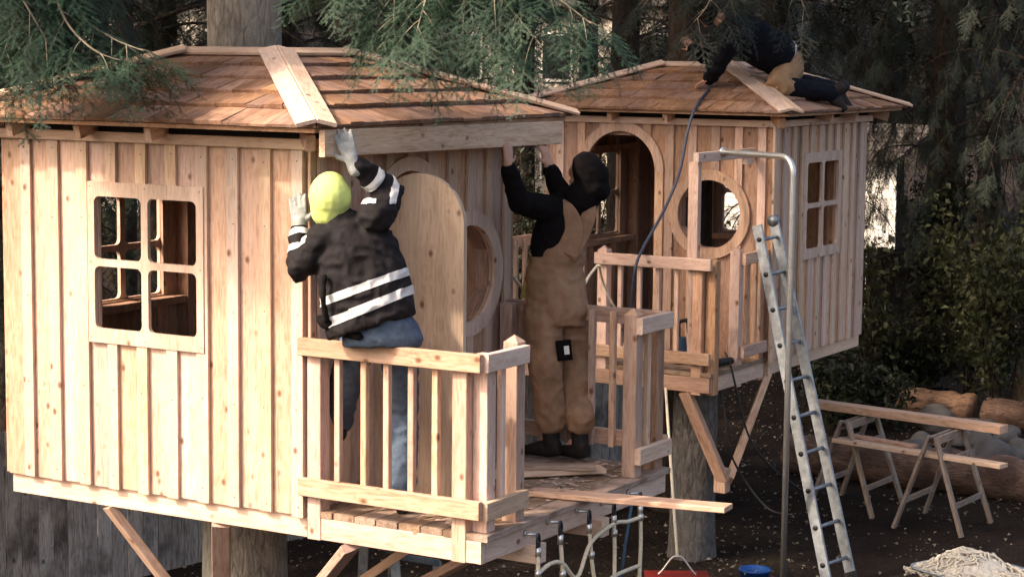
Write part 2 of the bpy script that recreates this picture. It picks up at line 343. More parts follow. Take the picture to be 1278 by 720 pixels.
def window_mesh(w,h,cols,rows,px,pz,rc,t):
    """flat panel w x h with cols x rows rounded panes; local X up, Y along, Z out; centred"""
    v=[];f=[]
    def add2(lst): 
        k=len(v); v.extend(lst); return k
    cw=w/cols; chh=h/rows; pw,ph=px,pz; gapx=.046; gapz=.04
    xs=[-((cols*pw+(cols-1)*gapx)/2)+i*(pw+gapx)+pw/2 for i in range(cols)]; zs=[-((rows*ph+(rows-1)*gapz)/2)+i*(ph+gapz)+ph/2 for i in range(rows)]
    xb=[-w/2]+[(xs[i]+xs[i+1])/2 for i in range(cols-1)]+[w/2]; zb=[-h/2]+[(zs[i]+zs[i+1])/2 for i in range(rows-1)]+[h/2]
    K=5
    for i in range(cols):
        for j in range(rows):
            inner=[];outer=[]
            X0,X1,Z0,Z1=xb[i],xb[i+1],zb[j],zb[j+1]
            for (sx,sz,a0) in ((1,1,0),(-1,1,90),(-1,-1,180),(1,-1,270)):
                ccx=xs[i]+sx*(pw/2-rc); ccz=zs[j]+sz*(ph/2-rc); ox=X1 if sx>0 else X0; oz=Z1 if sz>0 else Z0
                for k in range(K):
                    a=math.radians(a0+90*k/(K-1)); inner.append((ccx+rc*math.cos(a),ccz+rc*math.sin(a)))
                    u=k/(K-1)
                    if a0 in (0,180): q=(ox,ccz+(oz-ccz)*min(1,2*u)) if u<=.5 else (ox+(ccx-ox)*(2*u-1),oz)
                    else: q=(ccx+(ox-ccx)*min(1,2*u),oz) if u<=.5 else (ox,oz+(ccz-oz)*(2*u-1))
                    outer.append(q)
            n=len(inner); k0=len(v)
            for zz in (0,t):
                v.extend([(q[1],q[0],zz) for q in inner]); v.extend([(q[1],q[0],zz) for q in outer])
            for q in range(n):
                r=(q+1)%n
                f.append((k0+q,k0+r,k0+n+r,k0+n+q)); f.append((k0+2*n+q,k0+3*n+q,k0+3*n+r,k0+2*n+r))
                f.append((k0+q,k0+2*n+q,k0+2*n+r,k0+r))
                e=1e-6
                def onb(pt): return abs(abs(pt[0])-w/2)<e or abs(abs(pt[1])-h/2)<e
                if onb(outer[q]) and onb(outer[r]): f.append((k0+n+q,k0+n+r,k0+3*n+r,k0+3*n+q))
    me=mesh(v,f); bm=bmesh.new(); bm.from_mesh(me); bmesh.ops.remove_doubles(bm,verts=bm.verts,dist=1e-5); bmesh.ops.recalc_face_normals(bm,faces=bm.faces); bm.to_mesh(me); bm.free(); return me
def window(parent,O,sd,nd,s,z,w=.81,h=.89,cols=2,rows=2,px=.335,pz=.345,mat='wood_pale',n=.0045):
    return obj('window_frame',window_mesh(w,h,cols,rows,px,pz,.035,.024),mat,parent,wallM(O,sd,nd,s,z,n))
def octagon(parent,O,sd,nd,c,z,r,mat='wood_red'):
    O=V(O);sd=V(sd);nd=V(nd); R=r/math.cos(math.pi/8)+.0
    for i in range(8):
        a=math.pi/8+i*math.pi/4; b=a+math.pi/4
        p=O+sd*(c+R*math.cos(a))-nd*.075; p.z=z+R*math.sin(a); q=O+sd*(c+R*math.cos(b))-nd*.075; q.z=z+R*math.sin(b)
        plank('opening_frame',parent,p,q,.036,.10,(p+q)/2-(O+sd*c+V((0,0,z-O.z))-nd*.075),mat)
def post_cap(parent,x,y,z,w,mat='wood'):
    a=w/2; v=[(0,-a,-a),(0,a,-a),(0,a,a),(0,-a,a),(.038,0,0)]; me=mesh(v,[(3,2,1,0),(0,1,4),(1,2,4),(2,3,4),(3,0,4)])
    obj('post_cap',me,mat,parent,Matrix(((0,1,0,x),(0,0,1,y),(1,0,0,z),(0,0,0,1))))
def roof(house,ox,oy,zoff,mat_cap,cap_skip=(),wood_eave='wood_red',n_course=5,e=.25,t=.72,W=2.1,ze=3.35,zt=3.695,rs=3):
    r_=random.Random(rs)
    C=V((ox+W/2,oy+W/2,0)); half=W/2+e; top=W/2-t
    ze+=zoff; zt+=zoff
    # sheathing slab
    def ringp(h,z): return [V((C.x+sx*h,C.y+sy*h,z)) for sx,sy in ((-1,-1),(1,-1),(1,1),(-1,1))]
    v=ringp(half-.015,ze-.03)+ringp(top,zt-.03)+ringp(half-.015,ze-.008)+ringp(top,zt-.006)
    f=[]
    for i in range(4):
        j=(i+1)%4; f+=[(i,j,4+j,4+i),(8+i,12+i,12+j,8+j),(i,8+i,8+j,j),(4+i,4+j,12+j,12+i)]
    org=V((C.x,C.y,ze)); me=mesh([q-org for q in v],f); rf=obj('roof',me,'wood_red',house,Matrix.Translation(org)); rf['label']='low hipped roof of split cedar shakes'
    dirs=[(V((0,-1,0)),V((1,0,0))),(V((-1,0,0)),V((0,-1,0))),(V((1,0,0)),V((0,1,0))),(V((0,1,0)),V((-1,0,0)))]
    hgt=half-top
    for fi,(nd,sd) in enumerate(dirs):
        far=fi>=2
        sl=(V((0,0,zt-ze))-nd*hgt); slen=sl.length; u=sl/slen; nn=sd.cross(u).normalized(); nn=nn if nn.z>0 else -nn
        base=C+nd*half; base.z=ze
        gv=[];gf=[]
        for c in range(n_course):
            l0=slen*c/n_course-(.02 if c==0 else .0); l1=min(slen,slen*(c+1)/n_course+.07)
            lim=lambda l: half-hgt*l/slen
            s=-lim(l0)
            while s<lim(l0)-.01:
                wdt=r_.uniform(.09,.21); s1=min(s+wdt,lim(l0)); 
                if lim(l0)-s1<.04: s1=lim(l0)
                b0=s+.0015; b1=s1-.0015; m=lim(l1); t0=max(-m,min(m,b0)); t1=max(-m,min(m,b1)); j=r_.uniform(-.005,.004); th=r_.uniform(.014,.026)
                # corner points, wedge
                A=base+sd*b0+u*(l0+j); B=base+sd*b1+u*(l0+j); Cc=base+sd*t1+u*l1; D=base+sd*t0+u*l1
                lo=.004 if c==0 else .014; h0=lo+th; h1=.008
                P=[A+nn*lo,B+nn*lo,Cc+nn*.002,D+nn*.002,A+nn*h0,B+nn*(h0+r_.uniform(-.003,.003)),Cc+nn*h1,D+nn*h1]
                F=[(3,2,1,0),(4,5,6,7),(0,1,5,4),(1,2,6,5),(2,3,7,6),(3,0,4,7)]
                if far:
                    k=len(gv); gv+=P; gf+=[tuple(k+q for q in ff) for ff in F]
                else:
                    M,_=frame(A,A+u,sd); Mi=M.inverted()
                    obj('shingle',mesh([Mi@q for q in P],F),'shake',rf,M)
                s=s1
        if far:
            org=base.copy(); o=obj('shingles',mesh([q-org for q in gv],gf),'shake',rf,Matrix.Translation(org)); o['kind']='stuff'
    # hip caps: two boards along each hip
    for hi,(sx,sy) in enumerate(((-1,-1),(1,-1),(-1,1),(1,1))):
        if hi in cap_skip: continue
        a=V((C.x+sx*(half+.03),C.y+sy*(half+.03),ze-.008+.03)); b=V((C.x+sx*top,C.y+sy*top,zt+.04))
        for nd,along in ((V((sx,0,0)),V((0,-sy,0))),(V((0,sy,0)),V((-sx,0,0)))):
            u=(b-a).normalized(); ln=along-u*along.dot(u); 
            # board lies on the face with normal nd
            sl=(V((0,0,zt-ze))-nd*hgt).normalized(); fn=along.cross(sl); fn=fn if fn.z>0 else -fn; fn.normalize()
            wd=fn.cross(u); wd=wd if wd.dot(along)>0 else -wd
            off=wd*.0505+fn*.012
            plank('hip_cap',rf,a+off,b+off,.104,.02,wd,mat_cap)
    # top ring
    for (nd,sd) in dirs:
        p=C+nd*(top-.02); p.z=zt+.025
        plank('ridge_board',rf,p-sd*(top+.03)+nd*.04,p+sd*(top+.03)+nd*.04,.09,.02,nd-V((0,0,.35)),mat_cap)
    return rf
def house(name,label,ox,oy,zoff,openL,openR,rs):
    """square house; left face x=ox, right face y=oy"""
    H=thing(name,label,'tree house',(ox+1.05,oy+1.05,1.18+zoff)); W=2.1; z0=1.3+zoff; z1=3.235+zoff
    walls=[('left_wall',(ox,oy,0),(0,1,0),(-1,0,0),openL),('right_wall',(ox,oy,0),(1,0,0),(0,-1,0),openR)]
    return H,W,z0,z1
def wall_frame(name,H,O,sd,nd,W,z0,z1,skip,mat='wood_red',girts=(.62,)):
    """studs and girts inside a wall, the part that carries boards. skip: list of (s0,s1,z0,z1) left clear"""
    O=V(O);sd=V(sd);nd=V(nd); v=[];f=[]
    def bx(s0,s1,a,b,n0=-.11,n1=-.0215):
        k=len(v)
        for n in (n0,n1):
            for s,z in ((s0,a),(s1,a),(s1,b),(s0,b)): v.append((z-z0,s,n))
        f.extend([(k,k+1,k+2,k+3),(k+7,k+6,k+5,k+4),(k,k+4,k+5,k+1),(k+1,k+5,k+6,k+2),(k+2,k+6,k+7,k+3),(k+3,k+7,k+4,k)])
    bx(.12,W-.12,z0-.001,z0+.04); bx(.12,W-.12,z1-.05,z1-.01)
    for s in (.12,.60,1.04,1.48,W-.16):
        segs=[(z0+.041,z1-.051)]
        for a0,a1,b0,b1 in skip:
            if a0-.04<s<a1:
                ns=[]
                for p,q in segs:
                    if b0>p: ns.append((p,min(q,b0)))
                    if b1<q: ns.append((max(p,b1),q))
                segs=ns
        for p,q in segs:
            if q-p>.03: bx(s,s+.04,p,q,-.109,-.0225)
    for a0,a1,b0,b1 in skip:
        if b0>z0+.05: bx(max(.13,a0-.1),min(W-.13,a1+.1),b0-.045,b0,-.1085,-.0235)
        bx(max(.13,a0-.1),min(W-.13,a1+.1),b1,min(z1-.055,b1+.045),-.1085,-.0235)
    me=mesh(v,f); bm=bmesh.new(); bm.from_mesh(me); bmesh.ops.recalc_face_normals(bm,faces=bm.faces); bm.to_mesh(me); bm.free()
    return obj(name,me,mat,H,Matrix(((0,sd.x,nd.x,O.x),(0,sd.y,nd.y,O.y),(1,0,0,z0),(0,0,0,1))))
def common(H,ox,oy,zoff,rs,mat_sill='wood_pale',mat_cap='wood_pale',tails=None,mat='wood',mat_fr='wood'):
    W=2.1
    # floor
    z=1.30+zoff
    for k in range(15):
        y=oy+.03+k*.1375; plank('floor_board',H,(ox+.03,y+.068,z+.005),(ox+W-.03,y+.068,z+.005),.133,.03,(0,1,0),'deck_wood')
    # sills
    plank('sill_beam',H,(ox+.045,oy+W-.005,1.241+zoff),(ox+.045,oy+.005,1.241+zoff),.12,.045,(0,0,1),mat_sill)
    plank('sill_beam',H,(ox+.07,oy+.045,1.241+zoff),(ox+W,oy+.045,1.241+zoff),.12,.045,(0,0,1),mat_sill)
    plank('sill_beam',H,(ox+.07,oy+W-.045,1.241+zoff),(ox+W,oy+W-.045,1.241+zoff),.12,.045,(0,0,1),'wood')
    plank('sill_beam',H,(ox+W-.045,oy+.07,1.241+zoff),(ox+W-.045,oy+W-.07,1.241+zoff),.12,.045,(0,0,1),'wood')
    for yy in (.55,1.05,1.55): plank('joist',H,(ox+.07,oy+yy,1.23+zoff),(ox+W-.07,oy+yy,1.23+zoff),.11,.04,(0,0,1),'wood_red')
    # friezes
    zf=3.25+zoff
    plank('frieze_board',H,(ox-.035,oy+W+.03,zf),(ox-.035,oy-.03,zf),.055,.022,(0,0,1),'wood_pale')
    plank('frieze_board',H,(ox-.02,oy-.035,zf),(ox+W+.03,oy-.035,zf),.055,.022,(0,0,1),mat_fr)
    plank('frieze_board',H,(ox+W+.035,oy-.02,zf),(ox+W+.035,oy+W+.02,zf),.055,.022,(0,0,1),mat_fr)
    plank('frieze_board',H,(ox-.02,oy+W+.035,zf),(ox+W+.02,oy+W+.035,zf),.055,.022,(0,0,1),mat_fr)
    plank('eave_shade_felt',H,(ox-.013,oy+W+.01,3.30+zoff),(ox-.013,oy-.01,3.30+zoff),.085,.008,(0,0,1),'eave_shade_black')  # black felt strip; its colour stands in for shade in the eave gap
    plank('eave_shade_felt',H,(ox-.008,oy-.013,3.30+zoff),(ox+W+.01,oy-.013,3.30+zoff),.085,.008,(0,0,1),'eave_shade_black')
    for dx,dy in tails or (): 
        if dx is None:   # left face tail
            plank('rafter_tail',H,(ox-.165,oy+dy,3.275+zoff),(ox+.10,oy+dy,3.345+zoff),.075,.042,(0,0,1),'wood')
        else: plank('rafter_tail',H,(ox+dx,oy-.165,3.275+zoff),(ox+dx,oy+.10,3.345+zoff),.075,.042,(0,0,1),'wood')
    for cx,cy in ((0,0),(W,0),(0,W)):
        sx=-1 if cx==0 else 1; sy=-1 if cy==0 else 1
        plank('corner_rafter',H,(ox+cx+sx*.14,oy+cy+sy*.14,3.262+zoff),(ox+cx-sx*.12,oy+cy-sy*.12,3.355+zoff),.085,.05,(0,0,1),'wood_red')
    # rafters inside
    for sx,sy in ((-1,-1),(1,-1),(-1,1),(1,1)):
        plank('rafter',H,(ox+1.05+sx*.9,oy+1.05+sy*.9,3.36+zoff),(ox+1.05+sx*.36,oy+1.05+sy*.36,3.56+zoff),.08,.04,(0,0,1),'wood_red')
    return roof(H,ox,oy,zoff,mat_cap,rs=rs)
# ---------------- house A (front, left)
A=thing('tree_house','nearer tree house around a pale trunk with its arched plank door standing open','tree house',(1.05,1.05,1.18))
W=2.1; Z0,Z1=1.3,3.235
wl=wall_frame('wall_frame',A,(0,0,0),(0,1,0),(-1,0,0),W,Z0,Z1,[(.68,1.44,2.15,2.96)])
wall_boards(wl,(0,0,0),(0,1,0),(-1,0,0),W,Z0,Z1,[rect_open(.70,1.405,2.165,2.945)],bmat='wood_pale')
window(wl,(0,0,0),(0,1,0),(-1,0,0),1.0525,2.5575)
wr=wall_frame('wall_frame',A,(0,0,0),(1,0,0),(0,-1,0),W,Z0,Z1,[(.60,1.32,Z0,3.1),(1.29,1.89,2.13,2.75)])
DC,DR,DZ=.95,.335,2.74; CC,CZ=1.59,2.44
wall_boards(wr,(0,0,0),(1,0,0),(0,-1,0),W,Z0,Z1,[arch_open(DC,DR,DZ,Z0-.02),circ_open(CC,CZ,.29)],phase=.1,mat='wood',bmat='wood_pale')
def trims(wall,O,sd,nd,dc,dr,dz,zb,cc,cz,mat):
    obj('door_trim',ring_mesh(dr-.004,dr+.075,.024,0,math.pi),mat,wall,wallM(O,sd,nd,dc,dz,.005))
    O=V(O);sd=V(sd);nd=V(nd)
    for s in (-1,1):
        p=O+sd*(dc+s*(dr+.0355))+nd*.017; plank('door_trim',wall,(p.x,p.y,zb),(p.x,p.y,dz-.001),.079,.024,sd,mat)
    obj('round_window_trim',ring_mesh(.285,.37,.024),mat,wall,wallM(O,sd,nd,cc,cz,.0052))
    octagon(wall,O,sd,nd,cc,cz,.30)
trims(wr,(0,0,0),(1,0,0),(0,-1,0),DC,DR,DZ,Z0,CC,CZ,'wood_pale')
wb=wall_frame('wall_frame',A,(0,W,0),(1,0,0),(0,1,0),W,Z0,Z1,[(.63,1.36,2.19,2.85)])
wall_boards(wb,(0,W,0),(1,0,0),(0,1,0),W,Z0,Z1,[rect_open(.65,1.35,2.20,2.84)],mat='wood_red')
window(wb,(0,W,0),(1,0,0),(0,1,0),1.0,2.52,w=.80,h=.76,px=.325,pz=.29,mat='wood')
wbb=wall_frame('wall_frame',A,(W,0,0),(0,1,0),(1,0,0),W,Z0,Z1,[])
wall_boards(wbb,(W,0,0),(0,1,0),(1,0,0),W,Z0,Z1,[],mat='wood_red')
def nails(wall,O,sd,nd,pts,n0=.0225):
    O=V(O);sd=V(sd);nd=V(nd); v=[];f=[]
    for s_,z_ in pts:
        k=len(v); c=O+sd*s_+nd*n0; c.z=z_
        for q in range(6): a=q*math.pi/3; v.append(c+sd*(.0042*math.cos(a))+V((0,0,.0042*math.sin(a))))
        v.append(c+nd*.0012); f+=[(k+q,k+(q+1)%6,k+6) for q in range(6)]
    o=obj('nail_heads',mesh([q-O for q in v],f),'dark_metal',wall,Matrix.Translation(O)); o['kind']='stuff'
nails(wl,(0,0,0),(0,1,0),(-1,0,0),[(k*.21+.035+rnd.uniform(-.008,.008),z+rnd.uniform(-.02,.02)) for k in range(10) for z in (1.36,1.85,2.35,2.8,3.16) if not (.62<k*.21+.035<1.47 and 2.1<z<3.02)])
nails(wl,(0,0,0),(0,1,0),(-1,0,0),[(s_+rnd.uniform(-.004,.004),z_) for s_ in (.668,1.0525,1.437) for z_ in (2.14,2.975)]+[(s_,2.5575) for s_ in (.668,1.437)],.0287)
# corner boards
for cx,cy in ((-.004,-.006),):
    plank('corner_board',A,(.018,-.0335,Z0),(.018,-.0335,Z1),.05,.02,(1,0,0),'wood')
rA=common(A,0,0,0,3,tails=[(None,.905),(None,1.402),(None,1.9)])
# door leaf, swung out
def door_leaf():
    th=math.radians(86); h=V((.615,-.03,0)); d=V((math.cos(th),-math.sin(th),0)); wdt=.545; r=wdt/2; zs=2.81; zb=1.345
    pts=[(zb,0),(zb,wdt)]+[(zs+r*math.sin(a),r+r*math.cos(a)) for a in [math.pi*i/24 for i in range(25)]]
    n=len(pts); v=[(z,y,t) for t in (-.018,.018) for z,y in pts]; f=[tuple(range(n)),tuple(reversed(range(n,2*n)))]+[(i,i+n,(i+1)%n+n,(i+1)%n) for i in range(n)]
    me=mesh(v,f); bm=bmesh.new(); bm.from_mesh(me); bmesh.ops.recalc_face_normals(bm,faces=bm.faces); bm.to_mesh(me); bm.free()
    nrm=d.cross(V((0,0,1)))
    M=Matrix(((0,d.x,-nrm.x,h.x),(0,d.y,-nrm.y,h.y),(1,0,0,0),(0,0,0,1)))
    D=obj('door',me,'door_wood',A,M); D['label']='arched plank door standing open'
    for nsg in (-1,1):
        k=M@V((2.16,.34 if nsg<0 else .34,nsg*.03)); 
        v=[];m=8
        hv=[(0.05*math.cos(math.pi/8+i*math.pi/4)*1.25,.05*math.sin(math.pi/8+i*math.pi/4)*.9) for i in range(8)]
        vv=[(2.16+a,.30+b,nsg*.018) for a,b in hv]+[(2.16+a,.30+b,nsg*.030) for a,b in hv]
        ff=[tuple(range(8)),tuple(reversed(range(8,16)))]+[(i,i+8,(i+1)%8+8,(i+1)%8) for i in range(8)]
        me=mesh(vv,ff); bm=bmesh.new(); bm.from_mesh(me); bmesh.ops.recalc_face_normals(bm,faces=bm.faces); bm.to_mesh(me); bm.free()
        obj('door_plate',me,'wood_pale',D,M)
door_leaf()
# deck of A: x 0..2.06, y -1.09..0
dk=plank('deck_beam',A,(0.018,-.03,1.243),(.018,-1.085,1.243),.115,.042,(0,0,1),'wood')
plank('deck_beam',A,(.042,-1.066,1.243),(2.06,-1.066,1.243),.115,.042,(0,0,1),'wood_pale')
plank('deck_beam',A,(2.02,-.03,1.243),(2.02,-1.04,1.243),.115,.042,(0,0,1),'wood')
for xx in (.55,1.05,1.55): plank('deck_joist',A,(xx,-.03,1.236),(xx,-1.04,1.236),.10,.04,(0,0,1),'wood_red')
deckA=[]
for k in range(8):
    y=-.045-k*.1355
    deckA.append(plank('deck_board',A,(-.004+rnd.uniform(-.003,.006),y-.065,1.319),(2.055,y-.065,1.319),.127,.034,(0,1,0),'deck_wood'))
for xx in (.50,1.20): plank('deck_cleat',A,(xx-.02,-.9,1.155),(xx-.02,-1.16,1.155),.10,.09,(0,0,1),'wood_pale')
def railing(H,kind,axis,c,s0,s1,zr,zl,out,bal,mat='wood',zb0=None):
    """top and bottom rail + balusters along an axis; out = side the rails stand on (+-1)"""
    def pt(s,n,z): return (c+n,s,z) if axis=='y' else (s,c+n,z)
    sd=(0,0,1)
    a=plank('top_rail',H,pt(s0,out*.02,zr-.046),pt(s1,out*.02,zr-.046),.092,.038,sd,mat)
    plank('bottom_rail',H,pt(s0,out*.0205,zl),pt(s1,out*.0205,zl),.094,.038,sd,mat)
    for b in bal: plank('baluster',H,pt(b,-out*.0185,zl-.05),pt(b,-out*.0185,zr-.02),.036,.034,(0,1,0) if axis=='y' else (1,0,0),mat)
def post(H,x,y,z0,z1,w=.085,mat='wood',cap=False,d=None):
    plank('post',H,(x,y,z0),(x,y,z1),w,d or w,(1,0,0),mat)
    if cap: post_cap(H,x,y,z1,w,mat)
railing(A,'f','y',-.012,.012,-1.098,2.25,1.465,-1,[-.21,-.375,-.515,-.665,-.81])
post(A,.034,-.062,1.185,2.235); post(A,.034,-.955,1.185,2.235)
railing(A,'s','x',-1.085,-.01,.40,2.25,1.455,-1,[.215],'wood_pale')
post(A,.095,-1.04,1.185,2.235); post(A,.385,-1.04,1.185,2.262,cap=True)
# far railing of A's deck
railing(A,'b','y',2.02,.0,-1.10,2.25,1.48,1,[-.14,-.29,-.44,-.62,-.76,-.9])
railing(A,'s','x',-1.085,1.66,2.06,2.25,1.46,-1,[1.84],'wood_pale')
post(A,1.715,-1.04,1.19,2.262,cap=True); post(A,1.985,-1.04,1.185,2.235,mat='wood_red'); post(A,1.97,-.07,1.185,2.235)
# braces A
def brace(H,a,b,mat='wood'): plank('knee_brace',H,a,b,.09,.045,V((b[0]-a[0],b[1]-a[1],0)).cross(V(b)-V(a)).cross(V(b)-V(a)),mat)
plank('knee_brace',A,(.05,1.40,1.175),(.45,.98,.35),.10,.05,(0,1,.6),'wood')
plank('knee_brace',A,(.05,.60,1.175),(.55,1.0,.42),.10,.05,(0,1,-.6),'wood')
plank('knee_brace',A,(.55,-.45,1.17),(.80,.75,.35),.10,.05,(1,0,.2),'wood')
plank('knee_brace',A,(.02,-.28,1.17),(.78,.85,.25),.10,.05,(1,-.5,.3),'wood')
plank('knee_brace',A,(1.55,-.75,1.17),(1.15,.75,.25),.10,.05,(1,0,-.2),'wood_red')
# ---------------- house B
BX,BY,BZ=6.98,.4177,-.09
B=thing('tree_house','farther tree house with round window, open archway and worker kneeling on its roof','tree house',(BX+1.05,BY+1.05,1.18+BZ))
z0b,z1b=Z0+BZ,Z1+BZ
# left face of B faces -x: door arch y 1.46..2.13 -> s=1.05..1.71 ; round window s=.55
bl=wall_frame('wall_frame',B,(BX,BY,0),(0,1,0),(-1,0,0),W,z0b,z1b,[(1.04,1.74,z0b,3.03),(.26,.85,2.09,2.71)])
wall_boards(bl,(BX,BY,0),(0,1,0),(-1,0,0),W,z0b,z1b,[arch_open(1.385,.335,2.735,z0b-.02),circ_open(.55,2.40,.29)],phase=.05,mat='wood_red',bmat='wood')
trims(bl,(BX,BY,0),(0,1,0),(-1,0,0),1.385,.335,2.735,z0b,.55,2.40,'wood')
brw=wall_frame('wall_frame',B,(BX,BY,0),(1,0,0),(0,-1,0),W,z0b,z1b,[(.66,1.40,2.03,2.85)])
wall_boards(brw,(BX,BY,0),(1,0,0),(0,-1,0),W,z0b,z1b,[rect_open(.68,1.39,2.06,2.84)],mat='wood',bmat='wood_pale',mod=.19,bw=.075)
window(brw,(BX,BY,0),(1,0,0),(0,-1,0),1.035,2.45,w=.84,h=.90,px=.325,pz=.345,mat='wood_pale')
bbk=wall_frame('wall_frame',B,(BX,BY+W,0),(1,0,0),(0,1,0),W,z0b,z1b,[(.60,1.34,2.05,2.85)])
wall_boards(bbk,(BX,BY+W,0),(1,0,0),(0,1,0),W,z0b,z1b,[rect_open(.62,1.32,2.07,2.83)],mat='wood_red')
window(bbk,(BX,BY+W,0),(1,0,0),(0,1,0),.97,2.45,px=.325,pz=.345,mat='wood')
bfr=wall_frame('wall_frame',B,(BX+W,BY,0),(0,1,0),(1,0,0),W,z0b,z1b,[(.68,1.42,2.05,2.85)])
wall_boards(bfr,(BX+W,BY,0),(0,1,0),(1,0,0),W,z0b,z1b,[rect_open(.70,1.40,2.07,2.83)],mat='wood_red')
window(bfr,(BX+W,BY,0),(0,1,0),(1,0,0),1.05,2.45,px=.325,pz=.345,mat='wood')
plank('corner_board',B,(BX-.012,BY-.033,z0b),(BX-.012,BY-.033,z1b),.085,.022,(1,0,0),'wood_pale')
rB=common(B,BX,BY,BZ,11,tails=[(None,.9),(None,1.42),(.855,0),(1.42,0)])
# B deck x 5.92..6.98, y .43..2.5
def bdeck():
    X0,X1,Y0,Y1=5.90,6.945,.44,2.5
    plank('deck_beam',B,(X0+.02,Y0,1.15),(X0+.02,Y1,1.15),.12,.042,(0,0,1),'wood_red')
    plank('deck_beam',B,(X0+.045,Y0+.02,1.15),(X1,Y0+.02,1.15),.12,.042,(0,0,1),'wood_pale')
    plank('deck_beam',B,(X0+.045,Y1-.02,1.15),(X1,Y1-.02,1.15),.12,.042,(0,0,1),'wood')
    for k in range(7):
        x=X0+.01+k*.149; plank('deck_board',B,(x+.07,Y0-.01,1.23),(x+.07,Y1,1.23),.142,.034,(1,0,0),'deck_wood')
    zr=2.145
    railing(B,'f','y',X0+.0,.43,1.45,zr,1.36,-1,[1.24,1.07,.905,.74,.62],'wood')
    post(B,X0+.045,1.40,1.09,zr+.015,cap=True); post(B,X0+.045,.56,1.07,zr-.02,mat='wood_red'); post(B,X0+.095,.465,1.07,zr-.02,mat='wood_red')
    railing(B,'s','x',Y0-.0,6.46,6.955,zr,1.35,-1,[6.63,6.78],'wood')
    post(B,6.475,Y0+.045,1.07,zr+.015,cap=True); post(B,6.90,Y0+.045,1.07,zr-.02)
    # far side rail and rear front rail bit
    railing(B,'t','x',Y1-.02,X0,6.95,zr+.03,1.36,1,[6.05,6.2,6.35,6.5,6.65,6.8],'wood')
    post(B,X0+.05,Y1-.06,1.09,zr,)
    # fire pole bracket
    plank('bracket_post',B,(X0+.055,.62,2.10),(X0+.055,.62,2.885),.06,.085,(1,0,0),'wood')
    plank('bracket_arm',B,(X0-.03,.575,2.925),(6.955,.575,2.925),.075,.045,(0,0,1),'wood_pale')
    plank('bracket_block',B,(6.79,.548,2.84),(6.79,.548,2.885),.13,.05,(1,0,0),'wood_pale')
    # V braces to the trunk
    plank('knee_brace',B,(5.93,.66,1.085),(6.14,.41,.36),.095,.06,(0,1,0),'wood_red')
    plank('knee_brace',B,(7.08,.46,1.085),(6.20,.39,.36),.095,.06,(1,0,1),'wood')
    plank('brace_block',B,(6.16,.43,.46),(6.16,.43,.27),.10,.10,(1,0,0),'wood')
bdeck()
# ------------------------------------------------------------------ loose boards and fascia
fa=plank('fascia_board',None,(-.215,-.265,3.268),(2.215,-.265,3.252),.135,.035,(0,0,1),'wood_fascia'); tag(fa,'new fascia board held against the eave by two workers','board')
bd=plank('loose_plank',None,tuple(ON(2,1.352,662,613)),tuple(ON(2,1.375,909,634)),.135,.028,(1,.2,0),'wood'); tag(bd,'long pale plank jutting out over the deck edge above the ropes','plank')
bd=plank('loose_plank',None,tuple(ON(2,1.366,596,592)),tuple(ON(2,1.366,752,585)),.14,.028,(1,0,0),'wood_pale'); tag(bd,'short plank lying flat on the deck by the brown overalls worker','plank')
bd=plank('loose_plank',None,tuple(ON(2,1.395,632,586)+V((.1,.05,0))),tuple(ON(2,1.395,735,588)+V((.12,.02,0))),.09,.028,(1,0.1,0),'deck_wood'); tag(bd,'dull offcut lying across the short plank on the deck','plank')
# ------------------------------------------------------------------ trees: foliage templates
def bake(tv,tf,R,T):
    """instances of a template (n,3),(m,3) by rotation-scale (k,3,3) and offset (k,3)"""
    k=len(T); v=(np.einsum('kij,nj->kni',R,tv)+T[:,None,:]).reshape(-1,3); f=(tf[None]+(np.arange(k)*len(tv))[:,None,None]).reshape(-1,3); return v,f
def spray(seed,L=.36,step=.055,sl=.20,needle=.019,nst=.0080,wn=.0060,droop=.25,sub=True):
    r=np.random.RandomState(seed); V_=[];F_=[]
    def needles(p0,d,ln,nl):
        n=max(2,int(ln/nst)); t=np.linspace(0,1,n); pts=p0+d*(t*ln)[:,None]; pts[:,2]-=droop*(t*ln)**2*2
        side=np.cross(d,[0,0,1]); side/=np.linalg.norm(side)+1e-9
        for sg in (-1,1):
            a=r.uniform(.85,1.25,n); ll=nl*r.uniform(.7,1.15,n)*(1-.45*t**3)
            dirs=d[None]*np.cos(a)[:,None]+side[None]*(sg*np.sin(a))[:,None]; dirs[:,2]+=r.uniform(-.35,.3,n)
            b=len(V_) and sum(len(x) for x in V_) or 0
            ax=d*wn*.5
            q=np.empty((n,3,3)); q[:,0]=pts-ax; q[:,1]=pts+ax; q[:,2]=pts+dirs*ll[:,None]
            V_.append(q.reshape(-1,3)); F_.append(np.arange(3*n).reshape(-1,3)+b)
    d0=np.array([1.,0,0]); needles(np.zeros(3),d0,L,needle)
    t=step; s=1
    while t<L*.97:
        a=r.uniform(.7,1.0); ln=sl*(1-.75*t/L)*r.uniform(.75,1.2)
        d=np.array([math.cos(a),s*math.sin(a),r.uniform(-.25,.1)]); d/=np.linalg.norm(d); p=np.array([t,0,-droop*t*t*2]); needles(p,d,ln,needle)
        if sub and ln>.07:
            for u in (.5,):
                a2=a+r.choice([-1,1])*.75; d2=np.array([math.cos(a2),s*math.sin(a2),r.uniform(-.3,.05)]); d2/=np.linalg.norm(d2); needles(p+d*ln*u,d2,ln*.45,needle*.9)
        t+=step*r.uniform(.7,1.2)*.6; s=-s
    return np.concatenate(V_),np.concatenate(F_)
FINE=[spray(i) for i in range(4)]
MEDS=[spray(10+i,L=.42,step=.05,sl=.22,needle=.04,nst=.0145,wn=.0095,droop=.4,sub=False) for i in range(4)]
COARSE=[spray(20+i,L=.9,step=.16,sl=.45,needle=.15,nst=.075,wn=.05,droop=.35,sub=False) for i in range(3)]
